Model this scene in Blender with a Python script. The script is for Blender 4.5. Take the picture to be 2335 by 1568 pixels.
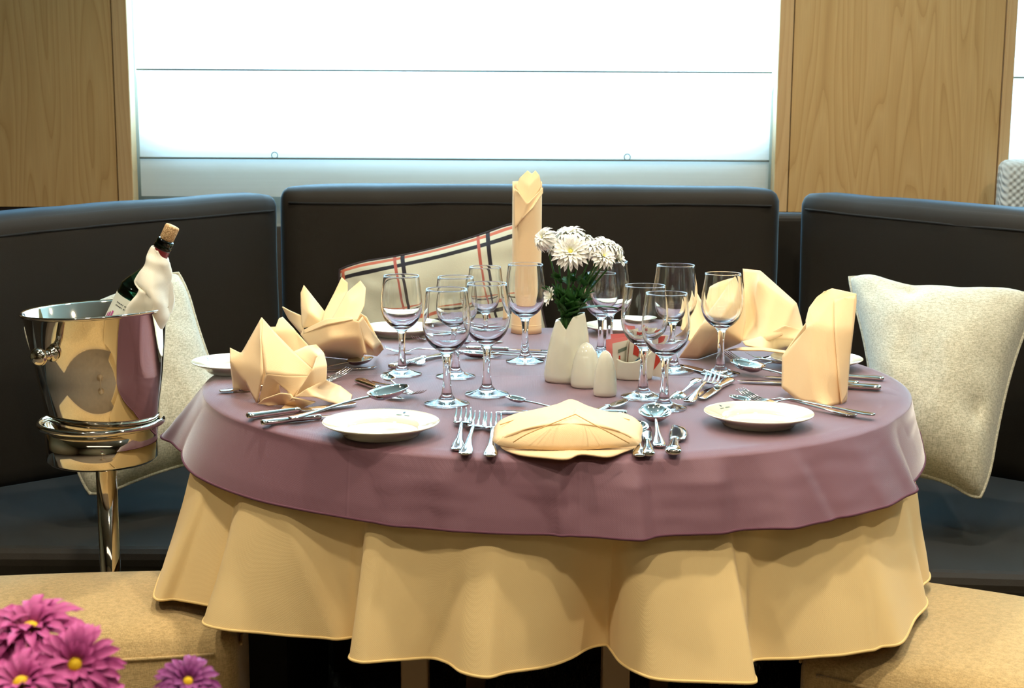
import bpy, bmesh, math, random
from mathutils import Vector, Matrix, noise
from math import sin, cos, pi, radians, tan, atan2, sqrt
random.seed(7)
SC = bpy.context.scene
COL = SC.collection
for o in list(bpy.data.objects):
    bpy.data.objects.remove(o)

# ---------------------------------------------------------------- camera
FPX = 3100.0; PITCH = radians(9); ROLL = radians(.3); CAM = Vector((0, 0, 1.2))
FW = Vector((0, cos(PITCH), -sin(PITCH)))
_r = Vector((1, 0, 0)); _u = _r.cross(FW)
RT = _r * cos(ROLL) + _u * sin(ROLL); UP = _u * cos(ROLL) - _r * sin(ROLL)
cd = bpy.data.cameras.new('camera'); cam = bpy.data.objects.new('camera', cd); COL.objects.link(cam)
cd.sensor_width = 36; cd.lens = FPX / 2335 * 36; cd.clip_start = .05
M = Matrix((RT, UP, -FW)).transposed().to_4x4(); M.translation = CAM
cam.matrix_world = M
SC.camera = cam
cd.dof.use_dof = True; cd.dof.focus_distance = 2.25; cd.dof.aperture_fstop = 11

# ---------------------------------------------------------------- world, exposure, light
SC.view_settings.view_transform = 'Standard'; SC.view_settings.look = 'None'
SC.view_settings.gamma = 1; SC.view_settings.use_curve_mapping = False
SC.view_settings.exposure = 0.0
cy = SC.cycles
cy.use_denoising = True; cy.max_bounces = 14; cy.diffuse_bounces = 4; cy.glossy_bounces = 6
cy.transmission_bounces = 12; cy.transparent_max_bounces = 8
cy.caustics_refractive = True; cy.caustics_reflective = True; cy.blur_glossy = .6
cy.use_adaptive_sampling = True; cy.adaptive_threshold = .03
cy.sample_clamp_indirect = 6.0; cy.sample_clamp_direct = 0
w = bpy.data.worlds.new('world'); SC.world = w; w.use_nodes = True
bg = w.node_tree.nodes['Background']; bg.inputs[0].default_value = (.62, .82, 1, 1); bg.inputs[1].default_value = .8

def area(name, loc, rot, sx, sy, power, col, shape='RECTANGLE', spread=180):
    l = bpy.data.lights.new(name, 'AREA'); l.shape = shape; l.size = sx; l.size_y = sy
    l.energy = power; l.color = col; l.spread = radians(spread)
    o = bpy.data.objects.new(name, l); COL.objects.link(o); o.location = loc; o.rotation_euler = rot
    return o
# daylight outside the two windows, shining in through the blinds
area('window_daylight', (-.2, 5.0, 1.95), (radians(-90), 0, 0), 2.6, 1.7, 600, (.42, .74, 1))
area('window_daylight', (2.4, 5.0, 1.95), (radians(-90), 0, 0), 1.6, 1.7, 360, (.42, .74, 1))
WARM = (1, .86, .66)
DOWN = [(-1.3, 1.0), (0.1, .75), (1.4, 1.0), (-.9, 1.9), (.5, 1.75), (1.6, 2.3), (-.35, 2.75), (.9, 3.0)]
for x, y in DOWN:
    area('downlight_beam', (x, y, 2.42), (0, 0, 0), 0.1, .1, 11, WARM, 'DISK', 150)
area('added_fill_light', (0, -1.2, 2.42), (radians(-12), 0, 0), 3.2, 1.2, 26, (1, .88, .70))  # added warm fill from behind the camera, not a fixture of the room

# ---------------------------------------------------------------- picture ray helpers (used to find places in the room)
def ray(px, py): return FW + RT * ((px - 1167.5) / FPX) - UP * ((py - 784) / FPX)
def P(px, py, z):
    d = ray(px, py); return CAM + d * ((z - CAM.z) / d.z)
def D(px, py, Y):
    d = ray(px, py); return CAM + d * (Y / d.y)
ZT = .7555                                   # surface of the plum cloth
def T(px, py, dz=0): return P(px, py, ZT + dz)

# ---------------------------------------------------------------- mesh helpers
def mesh(name, vs, fs, mat=None, parent=None, smooth=True, uv=None):
    me = bpy.data.meshes.new(name); me.from_pydata([tuple(v) for v in vs], [], fs); me.validate(); me.update()
    if uv:
        l = me.uv_layers.new(name='UVMap')
        for lp in me.loops: l.data[lp.index].uv = uv[lp.vertex_index]
    if smooth: me.polygons.foreach_set('use_smooth', [True] * len(me.polygons))
    o = bpy.data.objects.new(name, me); COL.objects.link(o)
    if mat: me.materials.append(mat)
    if parent: o.parent = parent
    return o
def fixn(o):
    bm = bmesh.new(); bm.from_mesh(o.data); bmesh.ops.recalc_face_normals(bm, faces=bm.faces[:]); bm.to_mesh(o.data); bm.free(); return o
def thing(name, label, cat, loc=(0, 0, 0), rz=0, group=None):
    o = bpy.data.objects.new(name, None); COL.objects.link(o); o.location = loc; o.rotation_euler = (0, 0, rz)
    o.empty_display_size = .05
    return tag(o, label, cat, group)
def tag(o, label, cat, group=None):
    o['label'] = label; o['category'] = cat
    if group: o['group'] = group
    return o
def struct(o): o['kind'] = 'structure'; return o
def dup(root, label, loc, rz=None, scale=None, group=None, rot=None):
    r = root.copy(); COL.objects.link(r); r.location = loc
    if rz is not None: r.rotation_euler = (0, 0, rz)
    if rot is not None: r.rotation_euler = rot
    if scale is not None: r.scale = (scale,) * 3
    r['label'] = label
    if group: r['group'] = group
    for ch in list(root.children):
        c = ch.copy(); COL.objects.link(c); c.parent = r
        for g in ch.children:
            d = g.copy(); COL.objects.link(d); d.parent = c
    return r
def lathe(prof, n=48, sx=1, sy=1, closed=False, bump=None):
    vs, fs = [], []
    for r, z in prof:
        for k in range(n):
            a = 2 * pi * k / n; vs.append((r * cos(a) * sx, r * sin(a) * sy, z))
    m = len(prof)
    for i in range(m - 1 if not closed else m):
        j = (i + 1) % m
        for k in range(n):
            k2 = (k + 1) % n; fs.append((i * n + k, i * n + k2, j * n + k2, j * n + k))
    return vs, fs
def grid(nu, nv, f, closed_u=False):
    vs = []; fs = []; uv = []
    for j in range(nv + 1):
        for i in range(nu + (0 if closed_u else 1)):
            u = i / nu; v = j / nv; vs.append(f(u, v)); uv.append((u, v))
    W = nu if closed_u else nu + 1
    for j in range(nv):
        for i in range(nu):
            i2 = (i + 1) % W if closed_u else i + 1
            fs.append((j * W + i, j * W + i2, (j + 1) * W + i2, (j + 1) * W + i))
    return vs, fs, uv
def join(*parts):
    vs, fs = [], []
    for v, f in parts:
        n = len(vs); vs += list(v); fs += [tuple(i + n for i in q) for q in f]
    return vs, fs
def tube(path, rad, n=8, cap=True, closed=False):
    path = [Vector(p) for p in path]; m = len(path)
    R = rad if isinstance(rad, (list, tuple)) else [rad] * m
    vs, fs = [], []; ref = None
    for i, p in enumerate(path):
        a = path[(i - 1) % m] if (i or closed) else p; b = path[(i + 1) % m] if (i < m - 1 or closed) else p
        t = (b - a).normalized()
        if ref is None:
            ref = t.orthogonal().normalized()
        ref = (ref - t * ref.dot(t)).normalized(); bi = t.cross(ref)
        for k in range(n):
            q = 2 * pi * k / n; vs.append(p + (ref * cos(q) + bi * sin(q)) * R[i])
    for i in range(m if closed else m - 1):
        j = (i + 1) % m
        for k in range(n):
            k2 = (k + 1) % n; fs.append((i * n + k, i * n + k2, j * n + k2, j * n + k))
    if cap and not closed:
        fs.append(tuple(range(n))[::-1]); fs.append(tuple((m - 1) * n + k for k in range(n)))
    return vs, fs
def loft(st, n=12, e=1.0, cap=True):
    """cross sections (x, y, z, halfwidth, halfthickness) running along y"""
    vs, fs = [], []
    for x, y, z, hw, ht in st:
        for k in range(n):
            a = 2 * pi * k / n; c, s = cos(a), sin(a)
            vs.append((x + hw * math.copysign(abs(c) ** e, c), y, z + ht * math.copysign(abs(s) ** e, s)))
    m = len(st)
    for i in range(m - 1):
        for k in range(n):
            k2 = (k + 1) % n; fs.append((i * n + k, (i + 1) * n + k, (i + 1) * n + k2, i * n + k2))
    if cap:
        fs.append(tuple(range(n))); fs.append(tuple((m - 1) * n + k for k in range(n))[::-1])
    return vs, fs
def catmull(pts, per=8, closed=False):
    out = []; m = len(pts)
    for i in range(m if closed else m - 1):
        g = (lambda k: pts[k % m]) if closed else (lambda k: pts[min(max(k, 0), m - 1)])
        a, b, c, d = [Vector(g(i + k)) for k in (-1, 0, 1, 2)]
        for s in range(per):
            t = s / per
            out.append(.5 * ((2 * b) + (c - a) * t + (2 * a - 5 * b + 4 * c - d) * t * t + (3 * b - a - 3 * c + d) * t ** 3))
    if not closed: out.append(Vector(pts[-1]))
    return out
def box(x0, x1, y0, y1, z0, z1):
    v = [(x, y, z) for z in (z0, z1) for y in (y0, y1) for x in (x0, x1)]
    return v, [(0, 2, 3, 1), (4, 5, 7, 6), (0, 1, 5, 4), (2, 6, 7, 3), (0, 4, 6, 2), (1, 3, 7, 5)]
def bevel(o, wd, seg=3):
    m = o.modifiers.new('bevel', 'BEVEL'); m.width = wd; m.segments = seg; m.limit_method = 'ANGLE'; m.angle_limit = radians(35); return o
def solid(o, t, off=0):
    m = o.modifiers.new('solid', 'SOLIDIFY'); m.thickness = t; m.offset = off; return o
def subd(o, lv=2):
    m = o.modifiers.new('subd', 'SUBSURF'); m.levels = lv; m.render_levels = lv; return o

# ---------------------------------------------------------------- materials
def newmat(name):
    m = bpy.data.materials.new(name); m.use_nodes = True
    nt = m.node_tree; b = nt.nodes['Principled BSDF']; return m, nt, b
def N(nt, t, **kw):
    n = nt.nodes.new(t)
    for k, v in kw.items():
        if k.startswith('i_'): n.inputs[int(k[2:])].default_value = v
        else: setattr(n, k, v)
    return n
def rgb(r, g, b):
    f = lambda c: ((c / 255 + .055) / 1.055) ** 2.4 if c > 10 else c / 255 / 12.92
    return (f(r), f(g), f(b), 1)
def plain(name, col, rough=.5, metal=0, coat=0, spec=.5):
    m, nt, b = newmat(name); b.inputs['Base Color'].default_value = col; b.inputs['Roughness'].default_value = rough
    b.inputs['Metallic'].default_value = metal; b.inputs['Coat Weight'].default_value = coat
    b.inputs['Specular IOR Level'].default_value = spec
    tc = N(nt, 'ShaderNodeTexCoord'); nz = N(nt, 'ShaderNodeTexNoise'); nz.inputs['Scale'].default_value = 30
    mr = N(nt, 'ShaderNodeMapRange'); mr.inputs[3].default_value = max(rough - .03, 0.01); mr.inputs[4].default_value = rough + .03
    nt.links.new(tc.outputs['Object'], nz.inputs['Vector']); nt.links.new(nz.outputs['Fac'], mr.inputs[0]); nt.links.new(mr.outputs[0], b.inputs['Roughness'])
    return m
def cloth(name, col, weave=900, bump=.15, var=.08, sheen=.15, rough=.85, slub=None, dist=.0006, pressed=()):
    """woven fabric: fine crossing threads as bump, soft tone variation"""
    m, nt, b = newmat(name); L = nt.links.new
    tc = N(nt, 'ShaderNodeTexCoord'); sep = N(nt, 'ShaderNodeSeparateXYZ'); L(tc.outputs['Object'], sep.inputs[0])
    def wave(ch):
        a = N(nt, 'ShaderNodeMath', operation='MULTIPLY'); L(ch, a.inputs[0]); a.inputs[1].default_value = weave * 2
        s = N(nt, 'ShaderNodeMath', operation='SINE'); L(a.outputs[0], s.inputs[0]); return s.outputs[0]
    ad = N(nt, 'ShaderNodeMath', operation='ADD'); L(sep.outputs[0], ad.inputs[0]); L(sep.outputs[1], ad.inputs[1])
    ad2 = N(nt, 'ShaderNodeMath', operation='SUBTRACT'); L(sep.outputs[2], ad2.inputs[0]); L(sep.outputs[1], ad2.inputs[1])
    mx = N(nt, 'ShaderNodeMath', operation='MULTIPLY'); L(wave(ad.outputs[0]), mx.inputs[0]); L(wave(ad2.outputs[0]), mx.inputs[1])
    nz = N(nt, 'ShaderNodeTexNoise'); nz.inputs['Scale'].default_value = 9; nz.inputs['Detail'].default_value = 4
    L(tc.outputs['Object'], nz.inputs['Vector'])
    mix = N(nt, 'ShaderNodeMix', data_type='RGBA'); L(nz.outputs['Fac'], mix.inputs[0])
    c = Vector(col[:3]); mix.inputs[6].default_value = (*(c * (1 - var)), 1); mix.inputs[7].default_value = (*(c * (1 + var)), 1)
    out = mix.outputs[2]
    bh = mx.outputs[0]
    if slub:
        mp = N(nt, 'ShaderNodeMapping'); mp.inputs['Scale'].default_value = (500, 500, 130); L(tc.outputs['Object'], mp.inputs[0])
        n1 = N(nt, 'ShaderNodeTexNoise'); n1.inputs['Scale'].default_value = 1; n1.inputs['Detail'].default_value = 2; L(mp.outputs[0], n1.inputs['Vector'])
        mp2 = N(nt, 'ShaderNodeMapping'); mp2.inputs['Scale'].default_value = (130, 130, 500); L(tc.outputs['Object'], mp2.inputs[0])
        n2 = N(nt, 'ShaderNodeTexNoise'); n2.inputs['Scale'].default_value = 1; n2.inputs['Detail'].default_value = 2; L(mp2.outputs[0], n2.inputs['Vector'])
        s = N(nt, 'ShaderNodeMath', operation='ADD'); L(n1.outputs['Fac'], s.inputs[0]); L(n2.outputs['Fac'], s.inputs[1])
        mr = N(nt, 'ShaderNodeMapRange'); L(s.outputs[0], mr.inputs[0]); mr.inputs[1].default_value = .75; mr.inputs[2].default_value = 1.25
        m2 = N(nt, 'ShaderNodeMix', data_type='RGBA', blend_type='MULTIPLY'); m2.inputs[0].default_value = 1
        cr = N(nt, 'ShaderNodeMix', data_type='RGBA'); L(mr.outputs[0], cr.inputs[0]); cr.inputs[6].default_value = (slub, slub, slub * .92, 1); cr.inputs[7].default_value = (1.12, 1.12, 1.12, 1)
        L(out, m2.inputs[6]); L(cr.outputs[2], m2.inputs[7]); out = m2.outputs[2]; bh = s.outputs[0]
    L(out, b.inputs['Base Color'])
    for ch, pos, wd in pressed:
        s_ = N(nt, 'ShaderNodeMath', operation='SUBTRACT'); L(sep.outputs[ch], s_.inputs[0]); s_.inputs[1].default_value = pos
        a_ = N(nt, 'ShaderNodeMath', operation='ABSOLUTE'); L(s_.outputs[0], a_.inputs[0])
        r_ = N(nt, 'ShaderNodeMapRange'); r_.interpolation_type = 'SMOOTHSTEP'; L(a_.outputs[0], r_.inputs[0]); r_.inputs[1].default_value = 0; r_.inputs[2].default_value = wd; r_.inputs[3].default_value = 9; r_.inputs[4].default_value = 0
        ad_ = N(nt, 'ShaderNodeMath', operation='ADD'); L(bh, ad_.inputs[0]); L(r_.outputs[0], ad_.inputs[1]); bh = ad_.outputs[0]
    bp = N(nt, 'ShaderNodeBump'); bp.inputs['Strength'].default_value = bump; bp.inputs['Distance'].default_value = dist
    L(bh, bp.inputs['Height']); L(bp.outputs[0], b.inputs['Normal'])
    b.inputs['Roughness'].default_value = rough; b.inputs['Sheen Weight'].default_value = sheen
    b.inputs['Specular IOR Level'].default_value = .25
    return m
def suede(name, col, tint, sheen=.6):
    m, nt, b = newmat(name); L = nt.links.new
    tc = N(nt, 'ShaderNodeTexCoord'); nz = N(nt, 'ShaderNodeTexNoise'); nz.inputs['Scale'].default_value = 3.5; nz.inputs['Detail'].default_value = 6
    L(tc.outputs['Object'], nz.inputs['Vector'])
    mix = N(nt, 'ShaderNodeMix', data_type='RGBA'); L(nz.outputs['Fac'], mix.inputs[0]); c = Vector(col[:3])
    mix.inputs[6].default_value = (*(c * .7), 1); mix.inputs[7].default_value = (*(c * 1.35), 1); L(mix.outputs[2], b.inputs['Base Color'])
    n2 = N(nt, 'ShaderNodeTexNoise'); n2.inputs['Scale'].default_value = 700; L(tc.outputs['Object'], n2.inputs['Vector'])
    bp = N(nt, 'ShaderNodeBump'); bp.inputs['Strength'].default_value = .3; bp.inputs['Distance'].default_value = .0008
    L(n2.outputs['Fac'], bp.inputs['Height']); L(bp.outputs[0], b.inputs['Normal'])
    b.inputs['Roughness'].default_value = .62; b.inputs['Sheen Weight'].default_value = sheen; b.inputs['Sheen Roughness'].default_value = .36
    b.inputs['Sheen Tint'].default_value = tint; b.inputs['Specular IOR Level'].default_value = .27
    return m
def woodmat(name, col, dark, light):
    m, nt, b = newmat(name); L = nt.links.new
    tc = N(nt, 'ShaderNodeTexCoord')
    mp = N(nt, 'ShaderNodeMapping'); mp.inputs['Scale'].default_value = (5.5, 1, .42); L(tc.outputs['Object'], mp.inputs[0])
    n1 = N(nt, 'ShaderNodeTexNoise'); n1.inputs['Scale'].default_value = 1.6; n1.inputs['Detail'].default_value = 1.5; L(mp.outputs[0], n1.inputs['Vector'])
    # contour lines of a stretched noise field = cathedral grain
    ml = N(nt, 'ShaderNodeMath', operation='MULTIPLY'); L(n1.outputs['Fac'], ml.inputs[0]); ml.inputs[1].default_value = 17
    fr = N(nt, 'ShaderNodeMath', operation='FRACT'); L(ml.outputs[0], fr.inputs[0])
    rp = N(nt, 'ShaderNodeValToRGB'); L(fr.outputs[0], rp.inputs[0]); e = rp.color_ramp.elements
    e[0].position = 0; e[0].color = dark; e[1].position = .16; e[1].color = col
    x = rp.color_ramp.elements.new(.8); x.color = light; x = rp.color_ramp.elements.new(1); x.color = col
    mp2 = N(nt, 'ShaderNodeMapping'); mp2.inputs['Scale'].default_value = (260, 1, 9); L(tc.outputs['Object'], mp2.inputs[0])
    n2 = N(nt, 'ShaderNodeTexNoise'); n2.inputs['Scale'].default_value = 1; n2.inputs['Detail'].default_value = 3; L(mp2.outputs[0], n2.inputs['Vector'])
    mx = N(nt, 'ShaderNodeMix', data_type='RGBA', blend_type='MULTIPLY'); mx.inputs[0].default_value = .5
    mr = N(nt, 'ShaderNodeMapRange'); L(n2.outputs['Fac'], mr.inputs[0]); mr.inputs[1].default_value = .25; mr.inputs[2].default_value = .75; mr.inputs[3].default_value = .72; mr.inputs[4].default_value = 1.15
    L(rp.outputs[0], mx.inputs[6]); L(mr.outputs[0], mx.inputs[7])
    m3 = N(nt, 'ShaderNodeMix', data_type='RGBA'); m3.inputs[0].default_value = .5; m3.inputs[6].default_value = col; L(mx.outputs[2], m3.inputs[7])
    L(m3.outputs[2], b.inputs['Base Color']); b.inputs['Roughness'].default_value = .42
    b.inputs['Specular IOR Level'].default_value = .35
    return m
WOOD = woodmat('maple_veneer', rgb(190, 153, 100), rgb(164, 126, 76), rgb(204, 170, 118))
WOODT = woodmat('maple_edging', rgb(196, 160, 112), rgb(178, 142, 94), rgb(208, 174, 128))
SUEDE = suede('dark_brown_suede', (.014, .0100, .0052, 1), (.36, .70, 1, 1), .34)  # brown base; blue sheen tint paints in cool window light on the sofa tops
SEAM = plain('seam_thread', (.006, .006, .006, 1), .9)
PLUM = cloth('plum_tablecloth', rgb(118, 81, 93), 1100, .14, .04, .25, pressed=((1, -.0, .004), (0, .015, .004), (0, -.31, .003), (1, .33, .004)))
PLUM.node_tree.nodes['Principled BSDF'].inputs['Sheen Weight'].default_value = .85
PLUM.node_tree.nodes['Principled BSDF'].inputs['Sheen Roughness'].default_value = .32
PLUM.node_tree.nodes['Principled BSDF'].inputs['Specular IOR Level'].default_value = .45
PLUM.node_tree.nodes['Principled BSDF'].inputs['Roughness'].default_value = .62
GOLD = cloth('gold_tablecloth', rgb(240, 211, 152), 1100, .12, .03, .15)
NAPK = cloth('peach_napkin_linen', rgb(244, 212, 164), 1300, .12, .02, .2)
HEM = cloth('gold_hem_thread', rgb(236, 206, 140), 1300, .1, .03)
PHEM = cloth('plum_hem_thread', rgb(100, 64, 78), 1300, .1, .03, 0)
LINEN = cloth('oatmeal_linen', rgb(196, 193, 174), 700, .35, .05, .3, slub=.62)
TWEED = cloth('tan_woven_upholstery', rgb(196, 168, 118), 500, .5, .05, .3, slub=.78, dist=.001)
WHITEC = cloth('white_cotton', rgb(236, 232, 214), 1300, .12, .02, .2)
WOVEN = cloth('grey_woven_mesh', rgb(190, 196, 196), 160, .9, .03, .1, dist=.002)
PORC = plain('white_porcelain', rgb(226, 226, 208), .07, 0, .6)
STEEL = plain('polished_steel', (.66, .65, .62, 1), .045, 1)
MIRROR = plain('mirror_chrome', (.74, .69, .61, 1), .05, 1)
LEGM = plain('bronze_grey_metal', rgb(160, 136, 104), .42, .1)
CARPET = cloth('brown_carpet', (.28, .21, .13, 1), 300, .8, .2, .2, dist=.003)
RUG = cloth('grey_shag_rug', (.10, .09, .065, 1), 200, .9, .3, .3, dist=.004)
def glassmat(name, col=(1, 1, 1, 1), rough=0, ior=1.5):
    m, nt, b = newmat(name); b.inputs['Base Color'].default_value = col; b.inputs['Roughness'].default_value = rough
    b.inputs['Transmission Weight'].default_value = 1; b.inputs['IOR'].default_value = ior; return m
GLASS = glassmat('clear_glass', (.99, 1, 1, 1))
BOTTLE = glassmat('dark_green_glass', (.01, .045, .02, 1), .02)
def petalmat(name, base, tip):
    m, nt, b = newmat(name); L = nt.links.new
    tc = N(nt, 'ShaderNodeTexCoord'); nz = N(nt, 'ShaderNodeTexNoise'); nz.inputs['Scale'].default_value = 60; L(tc.outputs['Object'], nz.inputs['Vector'])
    uvs = N(nt, 'ShaderNodeSeparateXYZ'); L(tc.outputs['UV'], uvs.inputs[0])
    a = N(nt, 'ShaderNodeMath', operation='ADD'); L(nz.outputs['Fac'], a.inputs[0]); L(uvs.outputs[1], a.inputs[1])
    mr = N(nt, 'ShaderNodeMapRange'); L(a.outputs[0], mr.inputs[0]); mr.inputs[1].default_value = .5; mr.inputs[2].default_value = 1.3
    mx = N(nt, 'ShaderNodeMix', data_type='RGBA'); L(mr.outputs[0], mx.inputs[0]); mx.inputs[6].default_value = base; mx.inputs[7].default_value = tip
    L(mx.outputs[2], b.inputs['Base Color']); b.inputs['Roughness'].default_value = .6; b.inputs['Subsurface Weight'].default_value = 0
    return m
WPET = petalmat('white_petal', rgb(246, 248, 215), rgb(254, 254, 250))
PPET = petalmat('magenta_petal', rgb(118, 18, 84), rgb(196, 78, 152))
VPET = petalmat('violet_petal', rgb(84, 16, 74), rgb(146, 56, 136))
YEL = plain('yellow_floret', rgb(240, 200, 20), .7)
PALEY = plain('pale_yellow_floret', rgb(238, 232, 120), .7)
LEAF = petalmat('dark_green_leaf', rgb(14, 60, 18), rgb(44, 104, 36))
STEM = plain('green_stem', rgb(58, 104, 44), .5)
# ================================================================ THE ROOM
YW = 3.92                                     # face of the veneered wall
ZC = 2.45
FLOOR = plain('floor_dark', (.02, .018, .016, 1), .8)
struct(mesh('floor', *box(-4, 4, -3, 4.4, -.05, 0), CARPET))
CEIL = plain('ceiling_paint', (.40, .40, .34, 1), .8)
struct(mesh('ceiling', *box(-4, 4, -3, 4.4, ZC, ZC + .05), CEIL))
WALLP = plain('beige_wall_paint', rgb(190, 160, 118), .7)
struct(mesh('wall_left', *box(-4.05, -4, -3, 4.4, 0, ZC), WALLP))
struct(mesh('wall_right', *box(4, 4.05, -3, 4.4, 0, ZC), WALLP))
struct(mesh('wall_front', *box(-4, 4, -3.05, -3, 0, ZC), WALLP))
xl = D(297, 230, YW).x; xr = D(1771, 230, YW).x; xr2 = D(2308, 230, YW).x
# outer hull wall behind the blinds, with two round-cornered window openings
def hull(name, x0, x1, z0, z1, ox0, ox1, oz0, oz1, rad, y0, y1, mat):
    inner = []
    for cx, cz, a0 in ((ox1 - rad, oz1 - rad, 0), (ox0 + rad, oz1 - rad, 90), (ox0 + rad, oz0 + rad, 180), (ox1 - rad, oz0 + rad, 270)):
        for k in range(9):
            a = radians(a0 + 90 * k / 8); inner.append((cx + rad * cos(a), cz + rad * sin(a)))
    outer = []
    for cx, cz in ((x1, z1), (x0, z1), (x0, z0), (x1, z0)):
        for k in range(9): outer.append((cx, cz))
    n = len(inner); vs = []
    for y in (y0, y1):
        vs += [(x, y, z) for x, z in inner] + [(x, y, z) for x, z in outer]
    fs = []
    for i in range(n):
        j = (i + 1) % n
        fs.append((i, j, n + j, n + i)); fs.append((2 * n + i, 3 * n + i, 3 * n + j, 2 * n + j))
        fs.append((i, 2 * n + i, 2 * n + j, j))
    return fixn(struct(mesh(name, vs, fs, mat, smooth=False)))
hx = 1.12
hull('wall_back', -4, hx, 0, ZC, xl - .02, xr + .02, 1.192, 2.3, .17, 4.06, 4.16, CEIL)
hull('wall_back_right', hx, 4, 0, ZC, xr2 - .12, 3.0, 1.155, 2.3, .17, 4.06, 4.16, CEIL)
# veneer panels standing proud of the hull wall
def panel(name, x0, x1, z0=1.0):
    b = bevel(mesh(name, *box(x0, x1, YW, YW + .035, z0, ZC), WOOD, smooth=False), .002); return struct(b)
zl = D(60, 472, YW).z; zr = D(2000, 485, YW).z
tl = D(262, 230, YW).x; tr = D(1803, 230, YW).x; tr2 = D(2284, 230, YW).x
panel('wall_back_panel_left', -4, tl - .003, zl)
panel('wall_back_panel_right', tr + .003, tr2 - .003, zr)
for i, (a, b, z0) in enumerate(((tl, xl, zl), (xr, tr, zr), (tr2, xr2, zr))):
    t = mesh('trim_%d' % (i + 1), *box(a, b, YW - .004, YW + .05, z0, ZC), WOODT, smooth=False); struct(bevel(t, .003))
DARKT = plain('dark_ledge_rail', (.02, .012, .01, 1), .5)  # dark ledge below the veneer panels
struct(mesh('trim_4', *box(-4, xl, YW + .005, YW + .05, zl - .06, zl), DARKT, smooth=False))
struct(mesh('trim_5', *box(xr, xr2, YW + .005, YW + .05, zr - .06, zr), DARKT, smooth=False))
struct(mesh('wall_back_lower', *box(-4, 4, YW + .01, YW + .04, 0, zr - .05), plain('dado_paint', (.05, .04, .03, 1), .7), smooth=False))
# window frames and panes
def window(i, x0, x1):
    fr = mesh('window_%d' % i, *join(box(x0, x1, 4.165, 4.2, 1.1, 1.15), box(x0, x1, 4.165, 4.2, 2.3, 2.34), box(x0, x0 + .04, 4.165, 4.2, 1.15, 2.3), box(x1 - .04, x1, 4.165, 4.2, 1.15, 2.3)), CEIL, smooth=False)
    struct(fr)
    p = mesh('window_pane', *box(x0 + .04, x1 - .04, 4.18, 4.184, 1.15, 2.3), PANE, fr, smooth=False)
PANE, _nt, _b = newmat('window_pane_glass')
_t = N(_nt, 'ShaderNodeBsdfTransparent'); _g = N(_nt, 'ShaderNodeBsdfGlossy'); _g.inputs['Roughness'].default_value = .02
_m = N(_nt, 'ShaderNodeMixShader'); _m.inputs[0].default_value = .06
_nt.links.new(_t.outputs[0], _m.inputs[1]); _nt.links.new(_g.outputs[0], _m.inputs[2]); _nt.links.new(_m.outputs[0], _nt.nodes['Material Output'].inputs[0])
window(1, xl - .1, xr + .1); window(2, xr2 - .06, 3.1)
# roman blinds of thin white fabric
BL, nt, b = newmat('translucent_blind_fabric'); L = nt.links.new
df = N(nt, 'ShaderNodeBsdfDiffuse'); tr_ = N(nt, 'ShaderNodeBsdfTranslucent'); mxs = N(nt, 'ShaderNodeMixShader'); mxs.inputs[0].default_value = .5
tc = N(nt, 'ShaderNodeTexCoord'); mp = N(nt, 'ShaderNodeMapping'); mp.inputs['Scale'].default_value = (2, 1, 160); L(tc.outputs['Object'], mp.inputs[0])
nz = N(nt, 'ShaderNodeTexNoise'); nz.inputs['Scale'].default_value = 1; L(mp.outputs[0], nz.inputs['Vector'])
mc = N(nt, 'ShaderNodeMix', data_type='RGBA'); L(nz.outputs['Fac'], mc.inputs[0]); mc.inputs[6].default_value = (.84, .86, .84, 1); mc.inputs[7].default_value = (.92, .93, .91, 1)
for s in (df, tr_): L(mc.outputs[2], s.inputs[0])
L(df.outputs[0], mxs.inputs[1]); L(tr_.outputs[0], mxs.inputs[2]); L(mxs.outputs[0], nt.nodes['Material Output'].inputs[0])
BSEAM = plain('blind_seam_thread', (.22, .27, .27, 1), .8)
YB = 3.985
def blind(x0, x1, zs, label, rings):
    t = thing('roman_blind', label, 'window blind', ((x0 + x1) / 2, YB, 1.0))
    w2 = (x1 - x0) / 2
    def f(u, v):
        z = v * 1.43; 
        return ((u - .5) * 2 * w2, .003 * sin(u * 9 + v * 3), z)
    v, q, uv = grid(60, 40, f); mesh('blind_fabric', v, q, BL, t, uv=uv)
    for z in zs:
        mesh('rod_seam', *tube([((k / 20 - .5) * 2 * w2, -.004, z - 1.0) for k in range(21)], .0030, 6), BSEAM, t)
    for x, z in rings:
        c = [(x - (x0 + x1) / 2 + .009 * cos(a * pi / 6), -.006, z - 1.0 + .009 + .009 * sin(a * pi / 6)) for a in range(12)]
        mesh('cord_ring', *tube(c, .0014, 6, closed=True), BSEAM, t)
    return t
z1 = D(1030, 363, YB).z; z2 = D(1030, 162, YB).z
blind(xl + .004, xr - .004, (z1, z2), 'wide white roman blind glowing with daylight between the wood panels', [(D(627, 355, YB).x, z1), (D(1430, 355, YB).x, z1)])
blind(xr2 + .004, 3.0, (z2 - .01, z2 + .42), 'narrow strip of white blind beyond the wood pillar at the picture edge', [])
# recessed downlights in the ceiling
LAMP, nt, b = newmat('downlight_lens'); b.inputs['Emission Color'].default_value = (1, .85, .62, 1); b.inputs['Emission Strength'].default_value = 4
for i, (x, y) in enumerate(DOWN):
    t = thing('ceiling_downlight', 'round recessed ceiling downlight with steel rim', 'ceiling light', (x, y, ZC), 0, 'recessed downlights in the ceiling')
    mesh('rim', *lathe([(.06, 0), (.075, -.004), (.078, 0)], 24), STEEL, t)
    mesh('lens', *lathe([(.0001, -.001), (.06, -.001)], 24), LAMP, t)

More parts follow.
